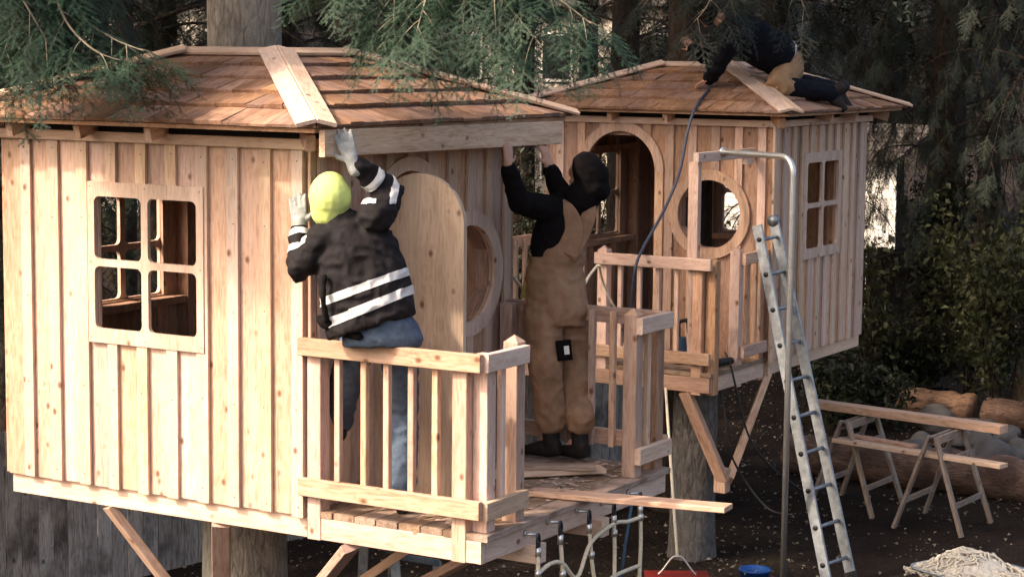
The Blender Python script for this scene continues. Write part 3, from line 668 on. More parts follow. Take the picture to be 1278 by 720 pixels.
class Tree:
    def __init__(s,seed): s.r=np.random.RandomState(seed); s.inst={}; s.lv=[]; s.lf=[]
    def put(s,tpl,p,x,up,sc):
        x=np.array(x,float); x/=np.linalg.norm(x); up=np.array(up,float); y=np.cross(up,x); n=np.linalg.norm(y); y=y/n if n>1e-4 else np.array([0,1.,0]); z=np.cross(x,y)
        s.inst.setdefault(id(tpl),(tpl,[],[])); s.inst[id(tpl)][1].append(np.stack([x,y,z],1)*sc); s.inst[id(tpl)][2].append(np.array(p,float))
    def limb(s,pts,r0,r1,n=5):
        m=len(pts); tube_geo(pts,[r0+(r1-r0)*i/(m-1) for i in range(m)],n,True,s.lv,s.lf)
    def bough(s,pts,r0,tpls,sub_len,gap,spr_gap,sc,side_droop=.35,start=.1,thin=.006,ang=(.65,1.1),keep=1.):
        """a limb with side branches that carry sprays"""
        r=s.r; P=curve(pts,7); s.limb(P,r0,max(.003,r0*.16))
        ds=[0]; 
        for a,b in zip(P[:-1],P[1:]): ds.append(ds[-1]+(b-a).length)
        tot=ds[-1]; d=tot*start; sg=1
        while d<=tot:
            i=max(k for k in range(len(ds)) if ds[k]<=d+1e-6); i=min(i,len(P)-2); f=(d-ds[i])/max(1e-6,ds[i+1]-ds[i]); p=P[i].lerp(P[i+1],f); tg=(P[i+1]-P[i]).normalized()
            sd=tg.cross(V((0,0,1))); sd=sd.normalized() if sd.length>.1 else V((r.uniform(-1,1),r.uniform(-1,1),0)).normalized()
            a=r.uniform(*ang); dr=(tg*math.cos(a)+sd*(sg*math.sin(a))+V((0,0,r.uniform(-.25,.12)))).normalized()
            ln=sub_len*(1.05-.7*d/tot)*r.uniform(.6,1.15)
            if r.uniform()<keep:
                q=[p+dr*(ln*t)+V((0,0,-side_droop*ln*t*t)) for t in (0,.25,.5,.75,1)]
                s.limb(q,thin,thin*.4,4)
                e=spr_gap*.5; s2=1
                while e<ln:
                    t=e/ln; pp=p+dr*e+V((0,0,-side_droop*ln*t*t)); td=(dr+V((0,0,-2*side_droop*t))).normalized(); ss=td.cross(V((0,0,1)))
                    ss=ss.normalized() if ss.length>.1 else V((1,0,0))
                    b=r.uniform(.3,.95); x=td*math.cos(b)+ss*(s2*math.sin(b))+V((0,0,r.uniform(-.35,.05)))
                    up=V((r.uniform(-.25,.25),r.uniform(-.25,.25),1)); s.put(tpls[r.randint(len(tpls))],pp,x,up,sc*(1.1-.4*t)*r.uniform(.75,1.2)); e+=spr_gap*r.uniform(.7,1.3); s2=-s2
                s.put(tpls[r.randint(len(tpls))],q[-1],q[-1]-q[-2],V((r.uniform(-.3,.3),r.uniform(-.3,.3),1)),sc*r.uniform(.7,1))
            d+=gap*r.uniform(.6,1.4); sg=-sg
        s.put(tpls[0],P[-1],P[-1]-P[-2],V((0,0,1)),sc)
    def crown_mesh(s,org):
        vs=[];fs=[];k=0
        for tpl,R,T in s.inst.values():
            v,f=bake(tpl[0],tpl[1],np.array(R),np.array(T)); vs.append(v-np.array(org)); fs.append(f+k); k+=len(v)
        return npmesh(np.concatenate(vs),np.concatenate(fs))
    def limb_mesh(s,org): return mesh([V(q)-V(org) for q in s.lv],s.lf,smooth=True)
def trunk_mesh(h,r0,r1,seed,n=18,seg=14,lean=(0,0),flare=1.35,lump=.06):
    r=random.Random(seed); v=[];f=[]
    for i in range(seg+1):
        t=i/seg; z=h*t; rr=(r0+(r1-r0)*t)*(1+(flare-1)*math.exp(-z/.28))
        cx=lean[0]*t*h+.03*noise.noise(V((seed,0,z*.5))); cy=lean[1]*t*h+.03*noise.noise(V((seed+9,4,z*.5)))
        for k in range(n):
            a=2*math.pi*k/n; q=rr*(1+lump*noise.noise(V((math.cos(a)*1.6+seed,math.sin(a)*1.6,z*.9)))+lump*.8*math.exp(-z/.3)*math.sin(a*4+seed))
            v.append((cx+q*math.cos(a),cy+q*math.sin(a),z))
    for i in range(seg):
        for k in range(n): f.append((i*n+k,i*n+(k+1)%n,(i+1)*n+(k+1)%n,(i+1)*n+k))
    f.append(tuple(seg*n+k for k in range(n)))
    return mesh(v,f,smooth=True)
def dirv(a): return V((math.cos(a),math.sin(a),0))
# ---- tree A with hand-laid boughs that hang into the view
TA=V((.985,1.15,GZ))
tA=thing('fir_tree','pale grey-barked fir growing up through the roof beside the hi-vis worker','tree',TA)
obj('trunk',trunk_mesh(15,.262,.10,4,n=28,seg=30,flare=1.25,lump=.05),'bark_grey',tA,Matrix.Translation(TA))
T=Tree(5)
def top(z): return TA+V((0,0,z-GZ))
def vb(path,r0=.014,z=5.2,**k):
    dy=k.pop('dy',0); T.bough([top(z)]+[PX(q[0],q[1]-dy,q[2]) for q in path],r0,FINE,k.pop('sub',.55),k.pop('gap',.070),k.pop('sg',.078),k.pop('sc',1.0),start=k.pop('start',.35),thin=.004,**k)
# left curtain
for pth in [[(60,-100,11.2),(68,-20,10.9),(100,42,10.7),(140,72,10.6),(180,88,10.5)],
            [(20,-100,11.3),(30,-10,11.0),(18,50,10.8),(4,92,10.7)],
            [(110,-140,11.0),(115,-50,10.9),(92,10,10.8),(60,65,10.7),(40,98,10.65)],
            [(-40,-80,11.3),(-25,0,11.1),(-10,60,10.9),(0,90,10.8)],
            [(50,-80,10.8),(62,-10,10.6),(82,50,10.5),(116,86,10.4),(150,100,10.4)],
            [(100,-140,11.4),(90,-50,11.3),(70,10,11.2),(30,40,11.1)],
            [(-20,-100,10.6),(0,-25,10.5),(35,35,10.4),(62,82,10.4)]]: vb(pth,sub=.46,sc=.95,dy=24)
# centre curtain
for pth in [[(520,-160,11.2),(545,-30,10.9),(530,25,10.7),(520,60,10.6)],
            [(560,-150,11.0),(582,-25,10.8),(580,30,10.7),(576,66,10.65)],
            [(570,-160,10.9),(600,-20,10.6),(645,40,10.5),(676,78,10.4)],
            [(600,-140,10.9),(625,-25,10.7),(685,10,10.5),(722,38,10.45),(738,50,10.4)],
            [(470,-200,11.4),(470,-80,11.2),(440,-30,11.1),(405,-12,11.0)],
            [(500,-160,11.1),(500,-30,11.0),(492,30,10.9),(494,72,10.8)],
            [(640,-140,10.8),(640,-30,10.7),(655,20,10.6),(640,66,10.5)],
            [(540,-140,11.3),(560,-30,11.2),(606,15,11.1),(622,60,11.0)],
            [(455,-160,11.3),(460,-50,11.2),(470,0,11.1),(480,34,11.0)]]: vb(pth,sub=.42,sc=.95,start=.4,dy=20)
# rest of the crown, high above the frame (casts the dapple)
for i in range(54):
    z=6.6+8*(i/54)**.9; a=i*2.4; ln=2.5*(1-.75*(z-5)/10)*T.r.uniform(.75,1.1); d=dirv(a)
    T.bough([top(z),top(z)+d*ln*.5+V((0,0,-.05)),top(z)+d*ln+V((0,0,-.55*ln*.5))],.03,COARSE,1.0,.42,.42,.62,start=.18,thin=.008)
obj('branches',T.limb_mesh(TA),'twig_pale',tA,Matrix.Translation(TA)); obj('crown',T.crown_mesh(TA),'needles',tA,Matrix.Translation(TA))
# ---- generic conifers
def conifer(seed,h,rad,low,tr,n1,tpl1,n2,gap=.5,sg=.36,sc=1.,droop=.45,subl=.9,keep=1.,low_top=6.5):
    T=Tree(seed); o=V((0,0,0))
    for i in range(n1):
        z=low+(low_top-low)*((i+.5)/n1); a=i*2.39996+seed; ln=rad*T.r.uniform(.6,1.1); d=dirv(a); s0=V((0,0,z))
        T.bough([s0+d*tr*.5,s0+d*ln*.4+V((0,0,.08*ln)),s0+d*ln*.75+V((0,0,-.05*ln)),s0+d*ln+V((0,0,-droop*ln*.6))],.010+.005*ln,tpl1,subl,gap,sg,sc,side_droop=droop,start=.22,thin=.006,keep=keep)
    for i in range(n2):
        z=low_top+(h-low_top)*(i/n2); a=i*2.39996; ln=rad*(1-.9*(z-low_top)/(h-low_top))*T.r.uniform(.7,1.1); d=dirv(a); s0=V((0,0,z))
        T.bough([s0,s0+d*ln*.5,s0+d*ln+V((0,0,-.35*ln))],.035,COARSE,1.15,.6,.55,1.0,start=.15,thin=.01)
    return T.crown_mesh(o),T.limb_mesh(o)
KINDS={}
KINDS['a']=conifer(31,16,2.6,1.9,.2,32,MEDS,52,gap=.22,sg=.22,sc=.9)
KINDS['b']=conifer(32,17,3.0,2.6,.22,26,MEDS,50,gap=.25,sg=.24,sc=.9,droop=.7)
KINDS['c']=conifer(33,18,2.4,3.0,.22,18,MEDS,30,gap=.28,sg=.26,sc=.8,droop=.5,keep=.85)
KINDS['h']=conifer(36,17,2.3,5.6,.22,6,MEDS,34)
KINDS['d']=conifer(34,16,2.2,2.7,.22,24,MEDS,34,gap=.2,sg=.21,sc=.8,droop=1.1,subl=.75)
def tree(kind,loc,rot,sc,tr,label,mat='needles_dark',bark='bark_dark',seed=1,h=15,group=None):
    loc=V((loc[0],loc[1],GZ-.03)); t=thing('conifer_tree',label,'tree',loc,group)
    obj('trunk',trunk_mesh(h,tr,tr*.35,seed,n=16,seg=16),bark,t,Matrix.Translation(loc))
    M=Matrix.Translation(loc)@Matrix.Rotation(rot,4,'Z')@Matrix.Scale(sc,4)
    for nm,me,mt in (('branches',KINDS[kind][1],'bark_dark'),('crown',KINDS[kind][0],mat)):
        if not me.materials: me.materials.append(MAT[mt])
        o=bpy.data.objects.new(nm,me); reg(o,M,t)
        if nm=='crown':
            o.material_slots[0].link='OBJECT'; o.material_slots[0].material=MAT[mat]
    return t
def at(x,d): 
    p=PX(x,60,d); return (p.x,p.y)
# B's own trees
def bare_trunk(p,r,h,label,bark,seed,name='log_post',lean=(0,0)):
    o=V((p[0],p[1],GZ-.05)); t=thing(name,label,'post',o); obj('trunk',trunk_mesh(h,r,r*.93,seed,n=28,seg=24,lean=lean,flare=1.06,lump=.09),bark,t,Matrix.Translation(o)); return t
BT=tree('h',(7.98,1.66),.4,1.0,.245,'dark-trunked fir rising through the roof beside the crouching worker','needles_dark','bark_dark',3,16)
def extra_bough(t,base,paths,mat,tpl,seed,**k):
    T=Tree(seed)
    for pth in paths: T.bough([base]+[PX(*q) for q in pth],.016,tpl,**k)
    o=WM[t.name].translation; obj('branches',T.limb_mesh(o),'twig',t,Matrix.Translation(o)); obj('crown',T.crown_mesh(o),mat,t,Matrix.Translation(o))
extra_bough(BT,V((7.98,1.66,5.4)),[[(905,-110,17.0),(900,-40,16.6),(884,5,16.4),(866,28,16.3)],[(950,-120,17.2),(985,-50,16.9),(1000,0,16.8),(1010,24,16.8)],[(880,-130,17.2),(910,-50,16.7),(912,-5,16.5),(918,22,16.4)],[(860,-120,17.4),(840,-60,17.2),(815,-10,17.0),(800,12,17.0)]],'needles_dark',FINE,77,sub_len=.5,gap=.09,spr_gap=.10,sc=1.0,start=.45,thin=.004)
bare_trunk((6.40,.80),.190,1.42,'grey trunk post under the front deck where the V braces meet','bark_mid',12)
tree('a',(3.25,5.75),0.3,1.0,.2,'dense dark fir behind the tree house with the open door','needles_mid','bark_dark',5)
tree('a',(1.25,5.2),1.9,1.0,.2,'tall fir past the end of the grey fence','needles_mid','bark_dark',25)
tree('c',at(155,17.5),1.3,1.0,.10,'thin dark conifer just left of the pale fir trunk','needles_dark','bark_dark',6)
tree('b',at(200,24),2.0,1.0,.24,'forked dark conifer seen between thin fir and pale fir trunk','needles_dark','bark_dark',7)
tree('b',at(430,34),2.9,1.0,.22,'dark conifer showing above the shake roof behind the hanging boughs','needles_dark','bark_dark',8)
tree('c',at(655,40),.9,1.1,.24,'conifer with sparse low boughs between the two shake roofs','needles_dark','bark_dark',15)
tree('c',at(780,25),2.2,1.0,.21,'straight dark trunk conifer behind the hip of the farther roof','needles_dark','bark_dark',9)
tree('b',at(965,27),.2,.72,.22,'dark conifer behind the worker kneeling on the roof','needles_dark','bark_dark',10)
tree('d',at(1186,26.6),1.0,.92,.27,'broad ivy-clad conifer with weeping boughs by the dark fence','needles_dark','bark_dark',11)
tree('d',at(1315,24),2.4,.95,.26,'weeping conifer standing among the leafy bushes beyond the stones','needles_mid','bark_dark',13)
FL=['directly behind the pale fir trunk','behind the hanging centre boughs','between the two shake roofs','behind the trunk in the farther roof','behind the kneeling roof worker','far beyond the dense fir','beyond the leafy bushes and weeping conifers','beyond the roof of the white house','farthest off beyond the broad weeping conifer']
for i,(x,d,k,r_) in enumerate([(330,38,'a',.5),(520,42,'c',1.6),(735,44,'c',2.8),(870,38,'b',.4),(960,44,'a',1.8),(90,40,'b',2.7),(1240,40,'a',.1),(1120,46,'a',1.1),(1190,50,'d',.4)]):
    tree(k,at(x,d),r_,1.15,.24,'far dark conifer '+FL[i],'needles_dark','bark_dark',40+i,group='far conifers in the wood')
for i,(p_,r_) in enumerate([((9.3,7.2),.7),((6.6,8.6),1.9)]):
    tree('ab'[i%2],p_,r_,1.05,.22,'tall shade conifer '+['behind the pale fir trunk and grey fence','beyond the dense fir at the back'][i],'needles_dark','bark_dark',60+i)
# ------------------------------------------------------------------ broad-leaf bushes
def leaf_tpl(l,w):
    v=np.array([[0,0,0],[l*.5,w*.5,.012],[l,0,-.01],[l*.5,-w*.5,.012]],float); f=np.array([[0,1,2],[0,2,3]]); return v,f
LT=leaf_tpl(.085,.05)
def bush(loc,rx,rz,n,label,mat,seed,cat='bush',stems=14,zc=.55,group=None):
    r=np.random.RandomState(seed); loc=V((loc[0],loc[1],GZ)); t=thing('bush',label,cat,loc,group)
    lv=[];lf=[];R=[];Tt=[]
    ends=[]
    for i in range(stems):
        a=r.uniform(0,6.28); e=V((math.cos(a)*rx*r.uniform(.2,.85),math.sin(a)*rx*r.uniform(.2,.85),rz*r.uniform(.6,1.9)*zc)); m=e*.5+V((0,0,.15*rz))
        pts=curve([V((r.uniform(-.1,.1),r.uniform(-.1,.1),0)),m,e],5); tube_geo(pts,[.011-.0008*k for k in range(len(pts))],4,True,lv,lf); ends+=pts[3:]
        for q in range(4):
            b=pts[r.randint(3,len(pts))]; tw=b+V((r.normal(0,.25),r.normal(0,.25),r.normal(.1,.22))); tube_geo([b,b.lerp(tw,.5)+V((0,0,.03)),tw],[.006,.005,.003],4,True,lv,lf); ends+=[b.lerp(tw,.6),tw]
    E=np.array([tuple(e) for e in ends]); idx=r.randint(len(E),size=n); pos=E[idx]+r.normal(0,1,(n,3))*np.array([.13,.13,.13])*max(.7,rx*.6)
    pos[:,2]=np.maximum(pos[:,2],.03)
    x=r.normal(0,1,(n,3)); x[:,2]-=.4; x/=np.linalg.norm(x,axis=1)[:,None]; up=r.normal(0,.6,(n,3)); up[:,2]+=1; y=np.cross(up,x); y/=np.linalg.norm(y,axis=1)[:,None]; z=np.cross(x,y)
    Rm=np.stack([x,y,z],2)*r.uniform(.35,1.5,n)[:,None,None]; v,f=bake(LT[0],LT[1],Rm,pos)
    obj('stems',mesh(lv,lf,smooth=True),'bark_dark',t,Matrix.Translation(loc)); obj('foliage',npmesh(v,f),mat,t,Matrix.Translation(loc))
bush(at(1262,22.5),1.0,2.6,3600,'tall leafy bush with sunlit yellow-green leaves right of the ivy-clad trunk','leaves',1)
bush(at(1225,24.2),.9,2.2,2000,'leafy bush tucked against the ivy-clad trunk, beyond the stones','leaves',2)
bush(at(1176,25.6),.4,2.6,2600,'ivy climbing the broad weeping conifer trunk','leaves_dark',3,cat='ivy')
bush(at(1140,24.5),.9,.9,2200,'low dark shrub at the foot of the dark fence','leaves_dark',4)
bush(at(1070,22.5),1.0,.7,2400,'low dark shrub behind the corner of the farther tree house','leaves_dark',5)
bush(at(1090,24),.55,2.2,700,'thin bare-stemmed sapling in front of the white house','leaves',6,stems=10)
UL=['left of the pale fir trunk','behind the hip cap of the nearer roof','behind the centre boughs','in the gap between the two roofs','left of the trunk in the farther roof','behind the bent back of the roof worker','behind the boots of the roof worker','right behind the pale fir trunk','behind the left hanging bough','below the straight dark trunk']
for i,(x,d,rx,rz) in enumerate([(180,30,1.6,3.0),(430,32,1.8,3.0),(540,34,1.8,3.4),(660,30,1.6,3.0),(820,33,1.6,3.1),(930,36,1.8,3.2),(1030,36,1.6,3.1),(300,36,2,3.2),(60,30,1.6,3.0),(740,37,1.8,3.2)]):
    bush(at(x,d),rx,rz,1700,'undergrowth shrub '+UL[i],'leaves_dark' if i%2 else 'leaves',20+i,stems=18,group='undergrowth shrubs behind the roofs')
# ------------------------------------------------------------------ fences, neighbour house
def fence(name,label,a,b,h,mat,bwid=.14,group=None,seed=1,rail_side=1):
    r=random.Random(seed); a=V((*a,GZ));b=V((*b,GZ)); t=thing(name,label,'fence',(a+b)/2); d=(b-a); L=d.length; d/=L; nrm=V((-d.y,d.x,0))*rail_side
    s=0
    while s<L:
        wdt=bwid*r.uniform(.9,1.08); p=a+d*(s+wdt/2); hh=h+r.uniform(-.02,.02); lean=d*r.uniform(-.008,.008)
        plank('fence_board',t,p+V((0,0,-.02)),p+V((0,0,hh))+lean,wdt-.006,.018,d,mat); s+=wdt
    for z in (.35,h-.3): plank('fence_rail',t,a+nrm*.032+V((0,0,z)),b+nrm*.032+V((0,0,z)),.09,.04,(0,0,1),mat)
    s=.1
    while s<L: p=a+d*s+nrm*.1; plank('fence_post',t,p,p+V((0,0,h-.05)),.09,.09,d,mat); s+=2.2
fence('fence','weathered grey board fence under and behind the nearer tree house',at(-90,14.4),at(842,20.8),1.3,'grey_board',seed=2,rail_side=1)
fence('fence','dark stained board fence in front of the white house',(16.0,5.2),(18.8,2.2),1.5,'dark_board',seed=3,rail_side=-1)
def neighbour():
    c=PX(1120,200,31); c.z=GZ; t=thing('white_house','white-sided single-storey house glimpsed beyond the dark fence','house',c)
    f_=V((.96,-.28,0)).normalized(); u=V((f_.y,-f_.x,0))
    def q(s,dp,z): return c+u*s+f_*dp+V((0,0,z))
    for k in range(16):
        z=.06+k*.155; plank('siding_board',t,q(-4,0,z+.08),q(0,0,z+.08),.16,.02,V((0,0,1))+f_*.09,'siding')
    plank('wall_core',t,q(-3.95,.9,1.25),q(-1.6,.9,1.25),2.4,1.7,(0,0,1),'siding')
    for k in range(4):
        plank('roof_course',t,q(-4.4,-.15+k*.28,2.55+k*.13),q(.15,-.15+k*.28,2.55+k*.13),.33,.03,f_+V((0,0,.36)),'roof_tile')
    plank('window_frame',t,q(-1.95,-.03,1.5),q(-1.15,-.03,1.5),.95,.05,(0,0,1),'siding'); plank('window_pane',t,q(-1.87,-.06,1.5),q(-1.23,-.06,1.5),.8,.01,(0,0,1),'dark_metal')
neighbour()
def far_house(px,d,wd,label,nwin,sid):
    c=PX(px,60,d); c.z=GZ; t=thing('far_house',label,'house',c); f_=V((.96,-.28,0)).normalized(); u=V((f_.y,-f_.x,0)); h=5.2
    def q(s,dp,z): return c+u*s+f_*dp+V((0,0,z))
    plank('wall',t,q(-wd,3,h/2),q(wd,3,h/2),h,6,(0,0,1),sid)
    for k in range(8): plank('roof_course',t,q(-wd-.4,-.15+k*.5,h+.05+k*.26),q(wd+.4,-.15+k*.5,h+.05+k*.26),.6,.05,f_+V((0,0,.5)),'roof_tile')
    for fl in (1.5,3.9):
        for k in range(nwin):
            s=-wd+(k+.5)*2*wd/nwin; w_=plank('window',t,q(s-.55,-.02,fl),q(s+.55,-.02,fl),1.2,.08,(0,0,1),'siding'); plank('pane',w_,q(s-.47,-.065,fl),q(s+.47,-.065,fl),1.04,.02,(0,0,1),'dark_metal')
far_house(640,52,6.5,'pale two-storey house far off, showing through gaps between the roofs',4,'siding_dull')
far_house(170,50,5,'pale house far off, showing left of the pale fir trunk',3,'siding_dull')
# ------------------------------------------------------------------ people
TMPS=bpy.data.scenes.new('tmp')
def blob(name,builder,mat,parent,org,voxel=.012,smooth=3,fold=0,fs=9.,seed=0):
    bm=bmesh.new(); builder(bm); me=bpy.data.meshes.new(name); bm.to_mesh(me); bm.free()
    o=bpy.data.objects.new('tmp',me); TMPS.collection.objects.link(o); m=o.modifiers.new('r','REMESH'); m.mode='VOXEL'; m.voxel_size=voxel
    s=o.modifiers.new('s','SMOOTH'); s.iterations=smooth; s.factor=.5
    TMPS.view_layers[0].update(); dg=TMPS.view_layers[0].depsgraph; nm=bpy.data.meshes.new_from_object(o.evaluated_get(dg)); bpy.data.objects.remove(o)
    n=len(nm.vertices); co_=np.empty(n*3,np.float32); no_=np.empty(n*3,np.float32); nm.vertices.foreach_get('co',co_); nm.vertices.foreach_get('normal',no_); co_=co_.reshape(-1,3); no_=no_.reshape(-1,3)
    if fold:
        k=np.empty(n,np.float32)
        for i,c in enumerate(co_*fs+seed):
            c=V(c); k[i]=noise.noise(V((c.x,c.y,c.z*1.7)))+.5*noise.noise(c*2.3)
        co_=co_+no_*((1-np.abs(k)*2)*fold*.6)[:,None]
    nm.vertices.foreach_set('co',(co_-np.array(org,np.float32)).ravel())
    nm.polygons.foreach_set('use_smooth',[True]*len(nm.polygons)); nm.update()
    return obj(name,nm,mat,parent,Matrix.Translation(org))
def lofted(bm,rings,n=16):
    """rings: (centre, xvec(half), yvec(half)); closed with rounded caps"""
    vr=[]
    c,x,y=rings[0]; 
    for c,x,y in rings: vr.append([bm.verts.new(c+x*math.cos(2*math.pi*k/n)+y*math.sin(2*math.pi*k/n)) for k in range(n)])
    for a,b in zip(vr[:-1],vr[1:]):
        for k in range(n): bm.faces.new((a[k],a[(k+1)%n],b[(k+1)%n],b[k]))
    bm.faces.new(list(reversed(vr[0]))); bm.faces.new(vr[-1])
def limbb(bm,pts,rad,n=14):
    """tapered limb with round ends"""
    P=[];R=[]
    pts=[V(p) for p in pts]
    d0=(pts[1]-pts[0]).normalized(); d1=(pts[-1]-pts[-2]).normalized()
    for a in (80,50,25): P.append(pts[0]-d0*rad[0]*math.sin(math.radians(a))); R.append(rad[0]*math.cos(math.radians(a)))
    for i in range(len(pts)-1):
        for k in range(4):
            t=k/4; P.append(pts[i].lerp(pts[i+1],t)); R.append(rad[i]+(rad[i+1]-rad[i])*t)
    P.append(pts[-1]); R.append(rad[-1])
    for a in (25,50,80): P.append(pts[-1]+d1*rad[-1]*math.sin(math.radians(a))); R.append(rad[-1]*math.cos(math.radians(a)))
    # smooth the joints a little
    v,f=tube_geo(P,R,n); vs=[bm.verts.new(q) for q in v]
    for ff in f: bm.faces.new([vs[k] for k in ff])
def ell(bm,c,rx,ry,rz,X=None,Y=None,Z=None):
    X=X or V((1,0,0));Y=Y or V((0,1,0));Z=Z or V((0,0,1))
    M=Matrix(((X.x*rx,Y.x*ry,Z.x*rz,c.x),(X.y*rx,Y.y*ry,Z.y*rz,c.y),(X.z*rx,Y.z*ry,Z.z*rz,c.z),(0,0,0,1)))
    bmesh.ops.create_uvsphere(bm,u_segments=16,v_segments=10,radius=1,matrix=M)
def hand(bm,wrist,fdir,pnorm,thumb,sc=1.,curl=.5,r=.0092,spread=1.6):
    """palm + five fingers. fdir finger direction, pnorm palm normal (towards the thing held), thumb side vector"""
    f=fdir.normalized(); n=(pnorm-f*pnorm.dot(f)).normalized(); t=(thumb-f*thumb.dot(f)-n*thumb.dot(n)).normalized()
    c=wrist+f*.05*sc; lofted(bm,[(wrist,t*.027*sc,n*.019*sc),(wrist+f*.03*sc,t*.036*sc,n*.017*sc),(wrist+f*.075*sc,t*.041*sc,n*.014*sc),(wrist+f*.092*sc,t*.038*sc,n*.012*sc)],12)
    for i,(off,ln) in enumerate(((.031,.072),(.011,.080),(-.010,.075),(-.030,.060))):
        b=wrist+f*.085*sc+t*off*sc; a=0; p=b; pts=[b-f*.02*sc]; L=ln*sc
        for k,fr in enumerate((.42,.32,.26)):
            a+=curl*(.35,.55,.4)[k]; d=f*math.cos(a)+n*math.sin(a)+t*(off*spread); p=p+d.normalized()*(L*fr); pts.append(p)
        limbb(bm,pts,[r*sc*1.05,r*sc,r*sc*.92,r*sc*.8],8)
    b=wrist+f*.025*sc+t*.03*sc; d1=(t*.8+f*.6+n*.15).normalized(); d2=(f*.85+t*.45+n*.3).normalized()
    limbb(bm,[b-d1*.015,b+d1*.035*sc,b+d1*.035*sc+d2*.032*sc],[r*1.3*sc,r*1.1*sc,r*.9*sc],8)
def head(bm,c,fwd,up,s=1.):
    f=fwd.normalized(); u=(up-f*up.dot(f)).normalized(); r=f.cross(u)
    ell(bm,c+u*.025*s,.078*s,.098*s,.10*s,r,f,u); ell(bm,c-u*.045*s+f*.02*s,.062*s,.072*s,.075*s,r,f,u)
    ell(bm,c-u*.005*s+f*.098*s,.014*s,.022*s,.025*s,r,f,u); ell(bm,c-u*.098*s+f*.062*s,.026*s,.028*s,.022*s,r,f,u); ell(bm,c-u*.055*s+f*.088*s,.026*s,.014*s,.012*s,r,f,u)
    for k in (-1,1): ell(bm,c+r*k*.079*s-u*.0*s-f*.01*s,.012*s,.022*s,.032*s,r,f,u); ell(bm,c+r*k*.03*s+u*.028*s+f*.088*s,.022*s,.012*s,.009*s,r,f,u)
def boot_geo(bm,ankle,toe_dir,up,L=.27,tall=.10):
    d=toe_dir.normalized(); u=(up-d*up.dot(d)).normalized(); s=d.cross(u)
    heel=ankle-u*.065-d*.06
    lofted(bm,[(heel,s*.035,u*.045),(heel+d*.08,s*.042,u*.06),(heel+d*.16-u*.008,s*.048,u*.045),(heel+d*.235-u*.018,s*.043,u*.032),(heel+d*L-u*.024,s*.025,u*.02)],12)
    limbb(bm,[ankle-u*.03,ankle+u*tall],[.05,.058],12)
def eyes(parent,org,c,fwd,up,s=1.):
    f=fwd.normalized(); u=(up-f*up.dot(f)).normalized(); r=f.cross(u)
    for k in (-1,1):
        bm=bmesh.new(); ell(bm,c+r*k*.031*s+u*.016*s+f*.092*s-org,.012*s,.006*s,.007*s,r,f,u); me=bpy.data.meshes.new('e'); bm.to_mesh(me); bm.free(); obj('eye',me,'eye',parent,Matrix.Translation(org))
def bands(src,name,planes,mat,parent,off=.004,cond=None):
    """copy the strip of a garment between two parallel planes, lifted a little: planes (point, normal, half width)"""
    M=WM[src.name]; Mi=M.inverted()
    for p,n,hw in planes:
        bm=bmesh.new(); bm.from_mesh(src.data); p_=Mi@p; n=n.normalized()
        for sg in (-1,1):
            g=bm.verts[:]+bm.edges[:]+bm.faces[:]
            bmesh.ops.bisect_plane(bm,geom=g,plane_co=p_+n*hw*sg,plane_no=n*sg,clear_outer=True)
        dead=[f for f in bm.faces if cond and not cond(M@f.calc_center_median())]
        bmesh.ops.delete(bm,geom=dead,context='FACES')
        bm.normal_update()
        for v in bm.verts: v.co+=v.normal*off
        me=bpy.data.meshes.new(name); bm.to_mesh(me); bm.free()
        if len(me.polygons): me.polygons.foreach_set('use_smooth',[True]*len(me.polygons)); obj(name,me,mat,parent,M)
UP=V((0,0,1))
